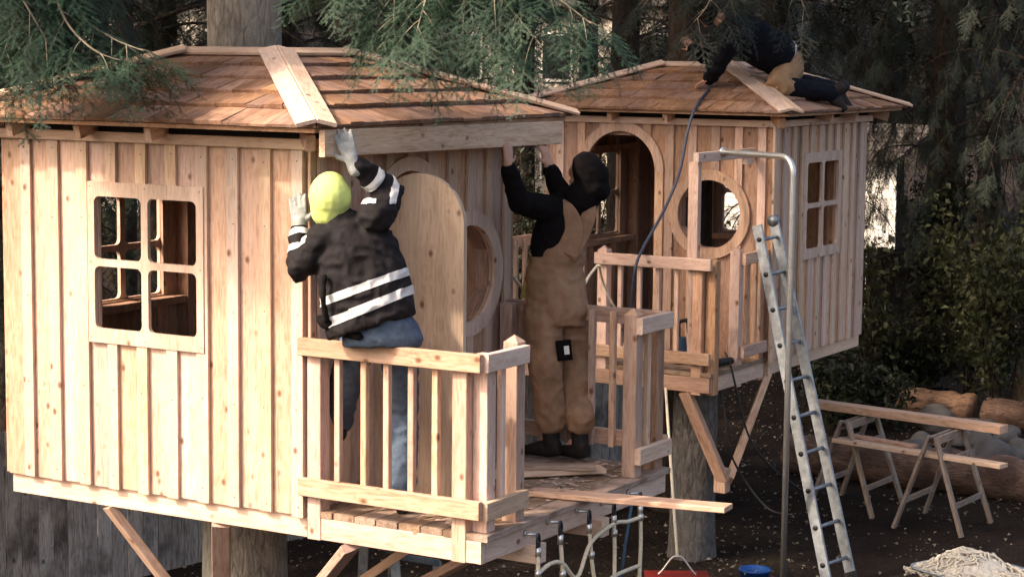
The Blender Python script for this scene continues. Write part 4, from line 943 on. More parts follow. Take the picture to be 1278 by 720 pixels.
# ---- worker in hi-vis hat, half sitting on the rail
def man1():
    pel=PX(470,418,10.60); hd=PX(412,252,10.55); fwd=(EF*.9+ER*(-.15)+EU*.25).normalized()
    Ls,Rs=PX(400,298,10.54),PX(474,270,10.50); Le,Lw=PX(374,336,10.58),PX(374,282,10.68); Re,Rw=PX(487,240,10.62),PX(440,203,10.47)
    Rh=PX(498,428,10.82)
    Lh=PX(446,428,10.82); Lk,La=PX(428,492,11.05),PX(424,524,11.2)
    Rfoot=ON(2,1.338,508,640); Rk,Ra=PX(503,515,11.0),Rfoot+V((0.02,.04,.10))
    nk=PX(424,282,10.56)
    org=V((Rfoot.x,Rfoot.y,1.337))
    lhd=(EU*.95+ER*(-.1)+EF*.12); rhd=(EU*.93-ER*.32+EF*.0)
    def body(bm):
        head(bm,hd-EU*.02,fwd,UP,1.0); limbb(bm,[nk-EU*.03,hd-EU*.05],[.06,.055]); 
        lofted(bm,[(pel,ER*.15,EF*.10),(pel.lerp(nk,.35),ER*.13,EF*.09),(pel.lerp(nk,.75),ER*.16,EF*.10),(nk,ER*.06,EF*.06)])
        for s,e,w_ in ((Ls,Le,Lw),(Rs,Re,Rw)): limbb(bm,[s,e,w_],[.05,.04,.03])
        for h_,k,a in ((Lh,Lk,La),(Rh,Rk,Ra)): limbb(bm,[h_,k,a],[.075,.055,.04])
        hand(bm,Lw,lhd,EF,ER,.92,.3); hand(bm,Rw,rhd,EF,-ER,.92,.3)
        for a,d in ((La,V((.6,.75,0))),(Ra,V((.75,.5,0)))): limbb(bm,[a,a+d.normalized()*.12-UP*.05],[.04,.03])
    p=blob('person',body,'skin',None,org,.010); tag(p,'person in lime beanie and striped black jacket, leaning back on the deck rail','person')
    ax=(PX(426,270,10.55)-PX(466,405,10.55)).normalized(); xr=EF.cross(ax).normalized(); xr=xr if xr.dot(ER)>0 else -xr; yd=ax.cross(xr)
    def jk(bm):
        R=[]
        for px,py,hw,hd_ in ((463,407,.232,.150),(461,392,.236,.152),(457,368,.230,.150),(450,338,.222,.146),(443,312,.212,.140),(437,294,.188,.125),(430,280,.118,.10),(425,270,.085,.085)):
            R.append((PX(px,py,10.57),xr*hw,yd*hd_))
        lofted(bm,R,24)
        limbb(bm,[Ls+ER*.02,Le,Lw-EU*.04],[.083,.068,.048]); limbb(bm,[Rs-ER*.02,Re,Rw.lerp(Re,.14)],[.088,.070,.050])
        limbb(bm,[nk-EU*.02,nk+EU*.02],[.085,.08])
    J=blob('jacket',jk,'jacket_cloth',p,org,.009,3,.020,8.5,3)
    low=PX(461,383,10.57); upx=PX(459,357,10.57); bn=(ax*1.0-xr*.10).normalized()
    tors=lambda q:(q-PX(455,360,10.57)).dot(ax)<.14
    bands(J,'reflective_stripe',[(low,bn,.023),(upx,(ax*1.-xr*.06),.021)],'reflective',J,.004,lambda q:tors(q) and (q-PX(388,340,10.7)).length>.12)
    fr=(Rw-Re).normalized(); bands(J,'reflective_stripe',[(Re.lerp(Rw,.12),fr,.021),(Re.lerp(Rw,.48),fr,.021)],'reflective',J,.004,lambda q:(q-Re.lerp(Rw,.35)).length<.22 and (q-Rs).dot(EU)>.06)
    fl=(Lw-Le).normalized(); bands(J,'reflective_stripe',[(Le.lerp(Lw,.82),fl,.018),(Le.lerp(Lw,.42),fl,.02)],'reflective',J,.004,lambda q:(q-Le.lerp(Lw,.5)).length<.15)
    def tr(bm):
        lofted(bm,[(PX(477,432,10.62),ER*.195,EF*.14),(PX(477,422,10.61),ER*.205,EF*.15),(PX(474,405,10.60),ER*.19,EF*.14),(PX(470,392,10.58),ER*.17,EF*.12)],20)
        limbb(bm,[Lh,Lk,La],[.095,.08,.07]); limbb(bm,[Rh,Rk,Ra+UP*.05],[.10,.08,.072])
    t=blob('trousers',tr,'denim',p,org,.010,3,.014,8,8)
    def ht(bm):
        u=(UP-fwd*.12).normalized(); ell(bm,hd+u*.028,.108,.116,.125,fwd.cross(u),fwd,u); limbb(bm,[hd-u*.045,hd-u*.02],[.098,.10])
    blob('beanie',ht,'hi_vis',p,org,.008,4,.004,7,5)
    blob('glove',lambda bm:(hand(bm,Lw,lhd,EF,ER,1.05,.35,.0105,3.),limbb(bm,[Lw-EU*.03,Lw+EU*.02],[.036,.034])),'glove_grey',p,org,.0055,2)
    blob('glove',lambda bm:(hand(bm,Rw,rhd,EF,-ER,1.08,.15,.0105,5.),limbb(bm,[Rw-rhd*.04,Rw+rhd*.02],[.036,.034])),'glove_grey',p,org,.0055,2)
    blob('boot',lambda bm:boot_geo(bm,Ra,V((.8,.45,0)),UP),'boot',p,org,.009,2)
    blob('boot',lambda bm:boot_geo(bm,La,V((.75,.6,-.1)),UP),'boot',p,org,.009,2)
    # tool belt bits on his left hip
    def belt(bm):
        ell(bm,PX(415,402,10.52),.075,.05,.045,ER,EF,EU); limbb(bm,[PX(400,398,10.52),PX(425,412,10.50),PX(448,420,10.47)],[.022,.028,.02])
        limbb(bm,[PX(405,345,10.44),PX(403,372,10.43),PX(407,398,10.46)],[.012,.013,.014])
    blob('tool_belt',belt,'black_cloth',p,org,.008,2,.006,14)
man1()
# ---- worker in brown overalls, arms up to the fascia
def man2():
    D=12.32
    hd=PX(731,219,D); nk=PX(719,250,D); fwd=(-ER*.82+EF*.45+EU*.22).normalized()
    Ls,Rs=PX(689,262,D-.05),PX(728,258,D+.12); Le,Lw=PX(648,253,D-.30),PX(634,207,D-.42); Re,Rw=PX(701,244,D+.0),PX(685,208,D-.06)
    Lh,Rh=PX(677,388,D-.03),PX(712,388,D+.08); Lk,Rk=PX(681,462,D-.08),PX(716,462,D+.10); La=PX(696,541,D-.03); Ra=PX(724,541,D+.13)
    La=V((1.86,-.43,1.475)); Ra=V((1.905,-.60,1.475))
    org=V((La.x,La.y,1.34)); sx=(ER*.80+EF*.55).normalized()   # across the shoulders
    bk=sx.cross(UP)
    lhd=(EU*.95+ER*.02+EF*.1); rhd=(EU*.95-ER*.2+EF*.05)
    pel=PX(694,378,D+.02)
    def body(bm):
        head(bm,hd,fwd,UP,1.0); limbb(bm,[nk-EU*.04,hd-EU*.04],[.06,.058])
        lofted(bm,[(pel,sx*.15,bk*.10),(PX(690,330,D),sx*.13,bk*.09),(PX(703,285,D),sx*.15,bk*.10),(nk,sx*.06,bk*.06)])
        for s,e,w_ in ((Ls,Le,Lw),(Rs,Re,Rw)): limbb(bm,[s,e,w_,w_+EU*.01],[.05,.042,.031,.029])
        for h_,k,a in ((Lh,Lk,La),(Rh,Rk,Ra)): limbb(bm,[h_,k,a],[.075,.055,.04])
        hand(bm,Lw,lhd,EF*.6-ER*.6,ER,.98,.75); hand(bm,Rw,rhd,EF*.6-ER*.6,-EF,.98,.9)
        for a in (La,Ra): limbb(bm,[a,a+(-ER*.5+EF*.6)*.12-UP*.05],[.04,.03])
    p=blob('person',body,'skin',None,org,.009); tag(p,'person in brown bib overalls and black hooded top reaching up to the fascia','person')
    eyes(p,org,hd,fwd,UP)
    def swt(bm):
        R=[]
        for px,py,hw,dd in ((690,338,.135,.10),(691,325,.148,.11),(696,302,.172,.126),(703,280,.185,.128),(708,266,.165,.115),(714,254,.11,.09),(719,246,.075,.075)): R.append((PX(px,py,D+.02),sx*hw,bk*dd))
        lofted(bm,R,22)
        limbb(bm,[Ls,Le,Lw.lerp(Le,.10)],[.085,.066,.046]); limbb(bm,[Rs,Re,Rw.lerp(Re,.15)],[.085,.066,.046])
    blob('hooded_top',swt,'black_cloth',p,org,.010,4,.010,8,11)
    def hood(bm):
        u=(UP+fwd*.15).normalized(); rr=fwd.cross(u)
        ell(bm,hd+u*.02-fwd*.035,.112,.115,.125,rr,fwd,u); ell(bm,hd-u*.05-fwd*.05,.105,.095,.09,rr,fwd,u); limbb(bm,[nk-EU*.0-fwd*.02,hd-u*.06-fwd*.03],[.105,.10])
    blob('hood',hood,'black_cloth',p,org,.010,3,.008,9,2)
    def ov(bm):
        R=[]
        for px,py,hw,dd in ((697,404,.175,.145),(697,390,.186,.158),(696,372,.190,.158),(693,350,.182,.148),(693,332,.174,.14),(698,316,.160,.142),(705,300,.125,.142),(711,288,.085,.138)): R.append((PX(px,py,D+.02),sx*hw,bk*dd))
        lofted(bm,R,24)
        limbb(bm,[Lh,Lk,Lk.lerp(La,.55),La+UP*.10],[.116,.092,.086,.084]); limbb(bm,[Rh,Rk,Rk.lerp(Ra,.55),Ra+UP*.11],[.116,.090,.085,.084])
    O=blob('overalls',ov,'canvas_brown',p,org,.009,3,.020,7,4)
    # back panel and straps
    bkd=-EF*1.0
    def strap(path,r):
        pts=curve([PX(*q) for q in path],6)
        def bd(bm):
            v=[]
            for i,q in enumerate(pts):
                t=(pts[min(i+1,len(pts)-1)]-pts[max(i-1,0)]).normalized(); s=t.cross(EF).normalized(); k=r[0]+(r[1]-r[0])*i/(len(pts)-1); v.append((q,s*k,EF*.016))
            lofted(bm,v,10)
        return bd
    blob('shoulder_strap',strap([(706,318,D-.12),(716,292,D-.115),(714,272,D-.115),(706,256,D-.09),(702,246,D-.02)],(.075,.026)),'canvas_brown',p,org,.007,2)
    blob('shoulder_strap',strap([(706,318,D-.11),(722,296,D-.10),(733,274,D-.09),(737,256,D-.05),(735,246,D+.02)],(.075,.024)),'canvas_brown',p,org,.007,2)
    for a,tdir in ((La,-ER*.75+EF*.5),(Ra,-ER*.55+EF*.7)): blob('boot',lambda bm,a=a,tdir=tdir:boot_geo(bm,a,tdir,UP,.30,.12),'boot',p,org,.009,2)
    pch=PX(704,438,D-.13)
    M=Matrix(((ER.x,EU.x,-EF.x,pch.x),(ER.y,EU.y,-EF.y,pch.y),(ER.z,EU.z,-EF.z,pch.z),(0,0,0,1)))@Matrix.Translation(V((-.045,0,0)))@Matrix.Rotation(.1,4,'Z')
    pp=obj('tool_pouch',box_mesh(.09,.12,.05,'black_cloth',.012),None,p,M); obj('pouch_label',box_mesh(.03,.05,.004,'white_label'),None,pp,M@Matrix.Translation(V((.045,0,.0275))))
man2()
# ---- worker kneeling on the far roof
def man3():
    def RZ(x,y):   # roof surface of B's right face (towards -y)
        return 3.26+(y-(BY-.25))*.345/.97+.03
    hd=PX(882,14,17.28); pel=PX(984,84,17.47); ch=PX(920,43,17.25); nk=PX(901,27,17.26); fwd=(-ER*.25+EF*.85-EU*.45).normalized()
    Lk=PX(968,107,17.18); Rk=PX(975,100,17.48); Lf=PX(1036,116,17.46); Rf=PX(1042,113,17.72)
    Ls,Rs=PX(910,52,17.06),PX(907,41,17.43); Le,Lw=PX(893,84,17.2),PX(886,99,17.36); Re,Rw=PX(882,72,17.5),PX(866,62,17.4)
    org=Lk.copy(); sx=(EF*.95+EU*.1).normalized()
    dn=(ch-pel).normalized(); upn=dn.cross(sx); upn=upn if upn.z>0 else -upn
    lhd=(-ER*.9-EU*.3); rhd=(-ER*.6+EU*.7)
    def body(bm):
        head(bm,hd,fwd,UP,1.0); limbb(bm,[nk,hd-fwd*.03],[.06,.055]); lofted(bm,[(pel,sx*.14,upn*.1),(pel.lerp(ch,.5),sx*.14,upn*.1),(ch,sx*.16,upn*.1),(nk,sx*.06,upn*.06)])
        for s,e,w_ in ((Ls,Le,Lw),(Rs,Re,Rw)): limbb(bm,[s,e,w_],[.05,.042,.031])
        for h_,k,a in ((pel-sx*.08,Lk,Lf),(pel+sx*.08,Rk,Rf)): limbb(bm,[h_,k,a],[.075,.055,.04])
        hand(bm,Lw,lhd,-UP,-EF,.98,.6); hand(bm,Rw,rhd,EF,-ER,.98,1.0)
    p=blob('person',body,'skin',None,org,.010); tag(p,'person in navy jacket and tan trousers kneeling on the shake roof','person'); eyes(p,org,hd,fwd,UP)
    def jk(bm):
        lofted(bm,[(pel.lerp(ch,.02)+EU*.03,sx*.20,upn*.165),(pel.lerp(ch,.3)+EU*.045,sx*.22,upn*.19),(pel.lerp(ch,.7)+EU*.03,sx*.235,upn*.19),(ch+dn*.03+EU*.02,sx*.215,upn*.17),(nk-dn*.0,sx*.10,upn*.09)],20)
        limbb(bm,[Ls,Le,Lw],[.095,.075,.052]); limbb(bm,[Rs,Re,Rw],[.09,.07,.05])
    J=blob('jacket',jk,'navy_cloth',p,org,.010,3,.018,7,9)
    bands(J,'waist_stripe',[(pel.lerp(ch,.14),dn,.012)],'reflective',J,.004)
    def tr(bm):
        lofted(bm,[(pel-dn*.09-EU*.02,sx*.13,upn*.11),(pel-dn*.03,sx*.185,upn*.16),(pel+dn*.06,sx*.185,upn*.155)],18)
        limbb(bm,[pel-sx*.09-EU*.02,Lk,Lk.lerp(Lf,.35)],[.12,.09,.08]); limbb(bm,[pel+sx*.09-EU*.02,Rk,Rk.lerp(Rf,.35)],[.12,.09,.08])
    blob('trousers',tr,'canvas_tan',p,org,.012,3,.011,7,6)
    blob('gaiter',lambda bm:limbb(bm,[Lk.lerp(Lf,.25),Lf],[.088,.075]),'navy_cloth',p,org,.011,2,.008,9)
    blob('gaiter',lambda bm:limbb(bm,[Rk.lerp(Rf,.25),Rf],[.088,.075]),'navy_cloth',p,org,.011,2,.008,9)
    for a in (Lf,Rf): blob('boot',lambda bm,a=a:boot_geo(bm,a+ER*.06+EU*.02,(-EU*.45+ER*.55+EF*.15),ER*.75+EU*.6,.20,.02),'boot',p,org,.010,2)
    def hr(bm):
        u=(UP+fwd*.1).normalized(); ell(bm,hd+u*.03-fwd*.025,.105,.118,.118,fwd.cross(u),fwd,u); ell(bm,hd-fwd*.06-u*.04,.095,.085,.10,fwd.cross(u),fwd,u)
    blob('hair',hr,'hair',p,org,.009,2,.008,16)
    return Rw
RW3=man3()
# ------------------------------------------------------------------ ladder, pole, trestles
def ladder():
    tl,tr_=V((6.60,.372,2.36)),V((6.94,.372,2.36)); bl,br=V((5.98,-.56,GZ+.02)),V((6.32,-.62,GZ+.02))
    t=thing('ladder','aluminium ladder leaning on the railing of the farther deck','ladder',(bl+br)/2)
    fw=((tl-bl).cross(tr_-tl)).normalized()
    for a,b in ((bl,tl),(br,tr_)):
        plank('side_rail',t,a,b,.085,.026,fw,'aluminium')
        plank('rubber_foot',t,a-(b-a).normalized()*.015,a+(b-a).normalized()*.06,.095,.036,fw,'black_cord')
    n=10
    for k in range(n):
        f=.06+.9*k/(n-1); a=bl.lerp(tl,f);b=br.lerp(tr_,f); tube('rung',[a+(b-a)*.02,b-(b-a)*.02],.016,'aluminium',t,8)
        e=(a-b).normalized(); tube('rung_end',[a+e*.010,a+e*.018],.021,'dark_metal',t,10)
    c=tr_+(tr_-br).normalized()*.02; pr=[c+fw*.0+V((-.03,0,0)),c+V((.03,0,0))]; tube('pulley',pr,.048,'aluminium',t,14)
ladder()
def firepole():
    st=V((6.30,.545,2.955)); en=PX(990,214,15.75); b=V((en.x,en.y,GZ-.02))
    hz=V((en.x-st.x,en.y-st.y,0)); L=hz.length; hz/=L; zt=2.955; r=.13
    pts=[st,st+hz*(L-r)*.5]+[st+hz*(L-r)+hz*(r*math.sin(a))+V((0,0,-r*(1-math.cos(a)))) for a in [math.pi/2*i/8 for i in range(9)]]+[V((en.x,en.y,1.2)),b]
    t=thing('fire_pole','polished steel fire pole with a bent top beside the ladder','pole',b); tube('pole',pts,.024,'steel',t,14)
    tube('flange',[st-hz*.006,st+hz*.012],.04,'steel',t,14)
firepole()
def trestle(c,ang,label,h=.83):
    t=thing('trestle',label,'trestle',(c[0],c[1],GZ)); d=dirv(ang); s=V((-d.y,d.x,0)); c=V((c[0],c[1],GZ)); hw=.29
    for sg in (-1,1):
        legs=[]
        for e in (-1,1):
            a=c+d*(e*hw)+s*(sg*.03)+V((0,0,h)); b=c+d*(e*(hw+.05))+s*(sg*.31); plank('leg',t,b,a,.062,.03,d,'old_wood'); legs.append((b,a))
        for f in (.30,.74):
            p=legs[0][0].lerp(legs[0][1],f); q=legs[1][0].lerp(legs[1][1],f); plank('rung',t,p,q,.05,.022,(0,0,1),'old_wood')
        p=legs[0][1];q=legs[1][1]; plank('top_bar',t,p-V((0,0,.04)),q-V((0,0,.04)),.07,.03,(0,0,1),'old_wood')
    for e in (-1,1): plank('hinge',t,c+d*(e*(hw+.02))-s*.045+V((0,0,h-.03)),c+d*(e*(hw+.02))+s*.045+V((0,0,h-.03)),.03,.006,(0,0,1),'dark_metal')
trestle((8.60,-.57),-.06,'weathered wooden trestle under the free ends of the planks')
trestle((8.88,.34),-.06,'weathered wooden trestle nearest the ladder and tree house corner')
def tp(p,q,w_,t_,m,label): tag(plank('plank',None,p,q,w_,t_,(1,0,0),m),label,'plank')
zt=GZ+.835
tp((9.10,.86,zt+.035),(8.77,-1.03,zt+.035),.15,.07,'wood','thick beam resting across the tops of the two trestles')
zr_=GZ+.655
tp((8.60,.44,zr_),(8.25,-1.2,zr_),.14,.035,'wood_pale','pale plank slid through the trestles on their upper rungs')
tp((8.72,.34,zr_+.03),(8.53,-.32,zr_+.03),.10,.02,'wood_red','short reddish offcut lying on the pale plank between the trestles')
# ------------------------------------------------------------------ logs and stones
def log(a,b,r,label,seed):
    a=V(a);b=V(b); n=40; pts=[a.lerp(b,i/n)+V((0,0,.04*noise.noise(V((i*.25,seed,1))))) for i in range(n+1)]
    o=a.copy(); v,f=tube_geo(pts,[r*(1+.12*noise.noise(V((i*.3,seed,5)))) for i in range(n+1)],16)
    v=[q+(q-pts[min(i//16,n)]).normalized()*(r*(.16*noise.noise(V((q.x*5,q.y*5,q.z*8)))+.10*noise.noise(V((q.x*14,q.y*9,q.z*20))))) for i,q in enumerate(v)]
    M,L=frame(a,b,(0,0,1)); Mi=M.inverted(); tag(obj('log',mesh([Mi@q for q in v],f,smooth=True),'log_wood',None,M),label,'log')
log((10.05,1.5,GZ+.19),(9.85,-3.2,GZ+.19),.20,'thick reddish log lying on the soil behind the trestles',1)
log((13.6,2.6,GZ+.17),(13.5,.75,GZ+.17),.18,'short dark log behind the ring of stones',2)
log((13.5,.62,GZ+.17),(13.2,-2.4,GZ+.17),.18,'pale-sided log lying past the stones, nearest the bushes',3)
def stone(x,y,z,r,label,seed,grp):
    bm=bmesh.new(); bmesh.ops.create_icosphere(bm,subdivisions=3,radius=1)
    q=random.Random(seed); s=(q.uniform(.85,1.25),q.uniform(.8,1.1),q.uniform(.6,.85))
    for v in bm.verts:
        k=1+.22*noise.noise(v.co*1.3+V((seed*3.1,0,0)))+.08*noise.noise(v.co*3.5+V((seed,7,0))); v.co=V((v.co.x*s[0],v.co.y*s[1],v.co.z*s[2]))*(r*k)
    me=bpy.data.meshes.new('s'); bm.to_mesh(me); bm.free(); me.polygons.foreach_set('use_smooth',[True]*len(me.polygons)); tag(obj('stone',me,'stone',None,Matrix.Translation(V((x,y,z)))),label,'stone',grp)
sts=[(1140,555,.20),(1178,512,.22),(1212,520,.16),(1232,520,.12),(1255,535,.17),(1240,560,.22),(1275,548,.15),(1218,560,.15),(1268,520,.13),(1195,560,.13),(1272,575,.15),(1160,575,.13),(1225,540,.16),(1200,535,.14),(1262,560,.17),(1248,515,.14),(1150,535,.13)]
for i,(px,py,r_) in enumerate(sts):
    q=ON(2,GZ+.1,px,py+10); q.x=min(q.x,13.0); stone(q.x,q.y,GZ+r_*.5,r_,'rounded grey stone in the ring between the logs',i,'stones between the logs')
# ------------------------------------------------------------------ wheelbarrow with net
def wheelbarrow():
    c=ON(2,.18,1228,712); t=thing('wheelbarrow','galvanised wheelbarrow heaped with white rope net','wheelbarrow',(c.x,c.y,GZ))
    d=(V((5.9,-2.6,0))-V((5.35,-1.45,0))).normalized(); d=V((-.42,-.9,0)).normalized(); s=V((-d.y,d.x,0)); C=V((c.x,c.y,0))
    # tub: rings of rounded rectangles
    def rr(hx,hy,z,n=7,rc=.12):
        out=[]
        for sx_,sy_,a0 in ((1,1,0),(-1,1,90),(-1,-1,180),(1,-1,270)):
            for k in range(n): a=math.radians(a0+90*k/(n-1)); out.append(C+d*(sx_*(hx-rc)+rc*math.cos(a))+s*(sy_*(hy-rc)+rc*math.sin(a))+V((0,0,z)))
        return out
    rings=[rr(.30,.20,-.06),rr(.43,.31,.17),rr(.45,.33,.175),rr(.45,.33,.16),rr(.42,.30,.155),rr(.29,.19,-.045)]; n=len(rings[0]); v=[q for r in rings for q in r]; f=[tuple(reversed(range(n)))]
    for i in range(5):
        for k in range(n): f.append((i*n+k,i*n+(k+1)%n,(i+1)*n+(k+1)%n,(i+1)*n+k))
    f.append(tuple(5*n+k for k in range(n)))
    obj('tub',mesh([q-C for q in v],f,smooth=True),'galvanised',t,Matrix.Translation(C))
    for sg in (-1,1):
        tube('handle',[C+d*(-.55)+s*sg*.10+V((0,0,-.16)),C+s*sg*.2+V((0,0,-.09)),C+d*.5+s*sg*.26+V((0,0,.02)),C+d*.95+s*sg*.28+V((0,0,.06))],.017,'dark_metal',t)
        tube('leg',[C+d*.28+s*sg*.22+V((0,0,-.06)),C+d*.33+s*sg*.24+V((0,0,GZ+.005)),C+d*.15+s*sg*.24+V((0,0,GZ+.005))],.013,'dark_metal',t)
    wc=C-d*.58+V((0,0,GZ+.17)); ring=[wc+d*(.14*math.cos(a))+V((0,0,.14*math.sin(a))) for a in [2*math.pi*i/20 for i in range(21)]]; wv=tube('wheel',ring,.03,'black_cord',t,8)
    tube('axle',[wc-s*.1,wc+s*.1],.012,'steel',wv)
    # net heap
    nt_=thing('rope_net','heap of white knotted rope net piled in the wheelbarrow','net',C+V((0,0,.0)))
    r=np.random.RandomState(3); vv=[];ff=[]
    def hz(a,b): return .10+.17*math.exp(-((a+.16)**2/.055+(b)**2/.06))+.035*noise.noise(V((a*9,b*9,2)))
    def P(a,b,k): 
        wx=.07*noise.noise(V((a*5,b*5,k)));wy=.07*noise.noise(V((a*5,b*5,k+9))); a2,b2=a+wx,b+wy; return C+d*max(-.46,min(.40,a2))+s*max(-.31,min(.31,b2))+V((0,0,hz(a2,b2)+.03*noise.noise(V((a*14,b*14,k+4)))))
    for lay in range(3):
        for i in range(13):
            a=-.47+.068*i+r.uniform(-.01,.01); tube_geo([P(a+.03*math.sin(q*1.7+lay),-.31+.031*q,lay*3.7)+V((0,0,lay*.018)) for q in range(21)],.0085,5,True,vv,ff)
        for i in range(10):
            b=-.30+.066*i+r.uniform(-.01,.01); tube_geo([P(-.47+.037*q,b+.03*math.cos(q*1.7+lay),lay*3.7)+V((0,0,lay*.018+.006)) for q in range(24)],.0085,5,True,vv,ff)
    obj('netting',mesh([q-C for q in vv],ff,smooth=True),'rope_white',nt_,Matrix.Translation(C))
    # solid core of packed rope
    def core(bm):
        ell(bm,C-d*.14+V((0,0,.12)),.30,.27,.13,d,s,UP); ell(bm,C+d*.15+V((0,0,.08)),.24,.25,.09,d,s,UP)
    blob('packed_rope',core,'rope_white',nt_,C,.012,2,.02,16)
    k=C+d*.40+s*.335+V((0,0,.19)); 
wheelbarrow()
# ------------------------------------------------------------------ bucket, red box, small stuff
def lathe(prof,n=24):
    v=[];f=[]
    for r,z in prof:
        for k in range(n): a=2*math.pi*k/n; v.append((r*math.cos(a),r*math.sin(a),z))
    for i in range(len(prof)-1):
        for k in range(n): f.append((i*n+k,i*n+(k+1)%n,(i+1)*n+(k+1)%n,(i+1)*n+k))
    f.append(tuple(reversed(range(n)))); f.append(tuple((len(prof)-1)*n+k for k in range(n))); return mesh(v,f,smooth=True)
q=ON(2,GZ+.2,942,711); bt=thing('bucket','small blue plastic bucket on the soil near the fire pole','bucket',(q.x,q.y,GZ+.0))
M=Matrix.Translation(V((q.x,q.y,GZ)))
obj('pail',lathe([(.085,.0),(.115,.2),(.123,.2),(.123,.212),(.108,.212),(.08,.012)]),'blue_plastic',bt,M)
tube('bail',[V((q.x,q.y,GZ+.2))+V((.118*math.cos(a),.03,.0))+V((0,0,-.0-.05*math.sin(a))) for a in [math.pi*i/10 for i in range(11)]],.004,'steel',bt,6)
def redbox():
    c=ON(2,GZ+.26,845,716); t=thing('tool_box','dark red box with a wire bail tied to a hanging rope','box',(c.x,c.y,GZ)); u=V((ER.x,ER.y,0)).normalized(); f_=V((EF.x,EF.y,0)).normalized()
    b=plank('case',t,V((c.x,c.y,GZ+.11))-u*.22,V((c.x,c.y,GZ+.11))+u*.22,.24,.22,f_,'red_paint'); plank('lid',t,V((c.x,c.y,GZ+.238))-u*.235,V((c.x,c.y,GZ+.238))+u*.235,.26,.035,f_,'red_paint')
    z=GZ+.258; bl=[V((c.x,c.y,z))+u*x+V((0,0,h)) for x,h in ((-.14,0),(-.11,.03),(-.04,.125),(0,.135),(.04,.125),(.11,.03),(.14,0))]; tube('bail',curve(bl,4),.007,'steel',t,6)
    p=bl[3]; top_=V((5.87,.80,1.11)); tag(tube('hoist_rope',[p+V((0,0,-.005)),p.lerp(top_,.5)+V((0,0,-.02)),top_],.011,'rope',None,8),'straight rope running from the red box up to the farther deck','rope')
redbox()
# rope net ladder hanging from A's deck edge
def ropes():
    t=thing('rope_ladder','climbing rope net clipped to eye bolts along the nearer deck edge','net',(.95,-1.12,1.25))
    xs=[.43,.665,.981,1.266,1.584]; anchors=[]
    for i,x in enumerate(xs):
        z=(1.262,1.282,1.280,1.272,1.268)[i]; y=-1.092
        tube('eye_bolt',[V((x-.02,y+.03,z)),V((x,y-.06,z))],.008,'steel',t); tube('washer',[V((x-.002,y+.004,z)),V((x,y-.004,z))],.02,'steel',t,12)
        c=V((x,y-.075,z-.02)); ring=[c+V((.014*math.cos(a),0,.042*math.sin(a)-.015)) for a in [2*math.pi*k/14 for k in range(15)]]; tube('snap_hook',ring,.0075,'dark_metal',t,6)
        p=c+V((0,0,-.065)); tube('ferrule',[p+V((0,0,.02)),p+V((0,0,-.03))],.016,'steel',t,8)
        e=p+V((-.10+.02*i,-.05,-1.25)); sw=(-.05,.035,.045,-.04,-.06)[i]; pts=curve([p,p.lerp(e,.15)+V((sw*.3,-.01,0)),p.lerp(e,.36)+V((sw,-.02,0)),p.lerp(e,.65)+V((-sw*.8,.01,0)),e],6); tube('rope',pts,.0115,'rope',t,8); anchors.append(pts)
    # cross rope through joints
    path=[anchors[0][4],(anchors[0][4]+anchors[1][5])/2+V((0,0,.035)),anchors[1][5]+V((0,0,.02)),(anchors[1][6]+anchors[2][5])/2+V((0,0,-.07)),anchors[2][4]+V((0,0,.03)),anchors[3][2]+V((0,0,.02)),(anchors[3][3]+anchors[4][2])/2+V((0,0,.02)),anchors[4][2]]
    tube('cross_rope',curve(path,6),.0115,'rope',t,8)
    path=[anchors[0][10],(anchors[0][10]+anchors[1][10])/2+V((0,0,-.05)),anchors[1][10],anchors[2][10],anchors[3][9],anchors[4][9]]
    tube('cross_rope',curve(path,6),.0115,'rope',t,8)
    for i,k in ((0,4),(4,2),(2,5),(3,3),(1,6)):
        p=anchors[i][k]; tube('joint_clip',[p+V((0,0,.018)),p-V((0,0,.018))],.018,'steel',t,8)
    tag(tube('blue_rope',[ON(1,-1.13,789,625),ON(1,-1.13,780,680),ON(1,-1.13,774,735)],.009,'rope_blue',None,8),'thin blue rope hanging beside the climbing net','rope')
ropes()
# air hose from the roof over B's rail
hp=[(900,98,17.75),(885,112,17.35),(868,135,16.95),(858,165,16.85),(848,215,16.75),(830,260,16.6),(805,305,16.4),(794,330,16.22),(790,360,16.3),(786,420,16.6),(790,452,16.75)]
tag(tube('air_hose',curve([PX(*q) for q in hp],6),.0125,'hose',None,8),'dark blue air hose looping from the roof worker over the deck rail','hose')
for pts,lab in (([(905,440,16.9),(912,456,16.55),(920,490,16.5),(935,545,16.5),(960,580,16.6),(1000,612,16.8)],'thin dark cord dropping from the farther deck toward the ladder'),
                ([(897,478,16.5),(905,520,16.4),(910,560,16.4),(930,600,16.5),(960,635,16.4),(990,642,16.2)],'dark cord looping under the farther deck to the pole')):
    tag(tube('cord',curve([PX(*q) for q in pts],6),.0085,'black_cord',None,6),lab,'cord')
# rope hand line at B's gate post
tag(tube('hand_line',curve([PX(746,331,16.25),PX(735,345,15.9),PX(722,368,15.2),PX(700,385,14.4),PX(665,372,13.4),PX(640,345,12.75)],6),.011,'rope',None,8),'pale hand rope tied to the capped post of the farther deck','rope')
tag(tube('hand_line',curve([PX(748,331,16.2),PX(752,350,16.4),PX(764,378,16.5),PX(778,398,16.6)],6),.010,'rope',None,8),'short slack rope tail hanging behind the farther deck balusters','rope')
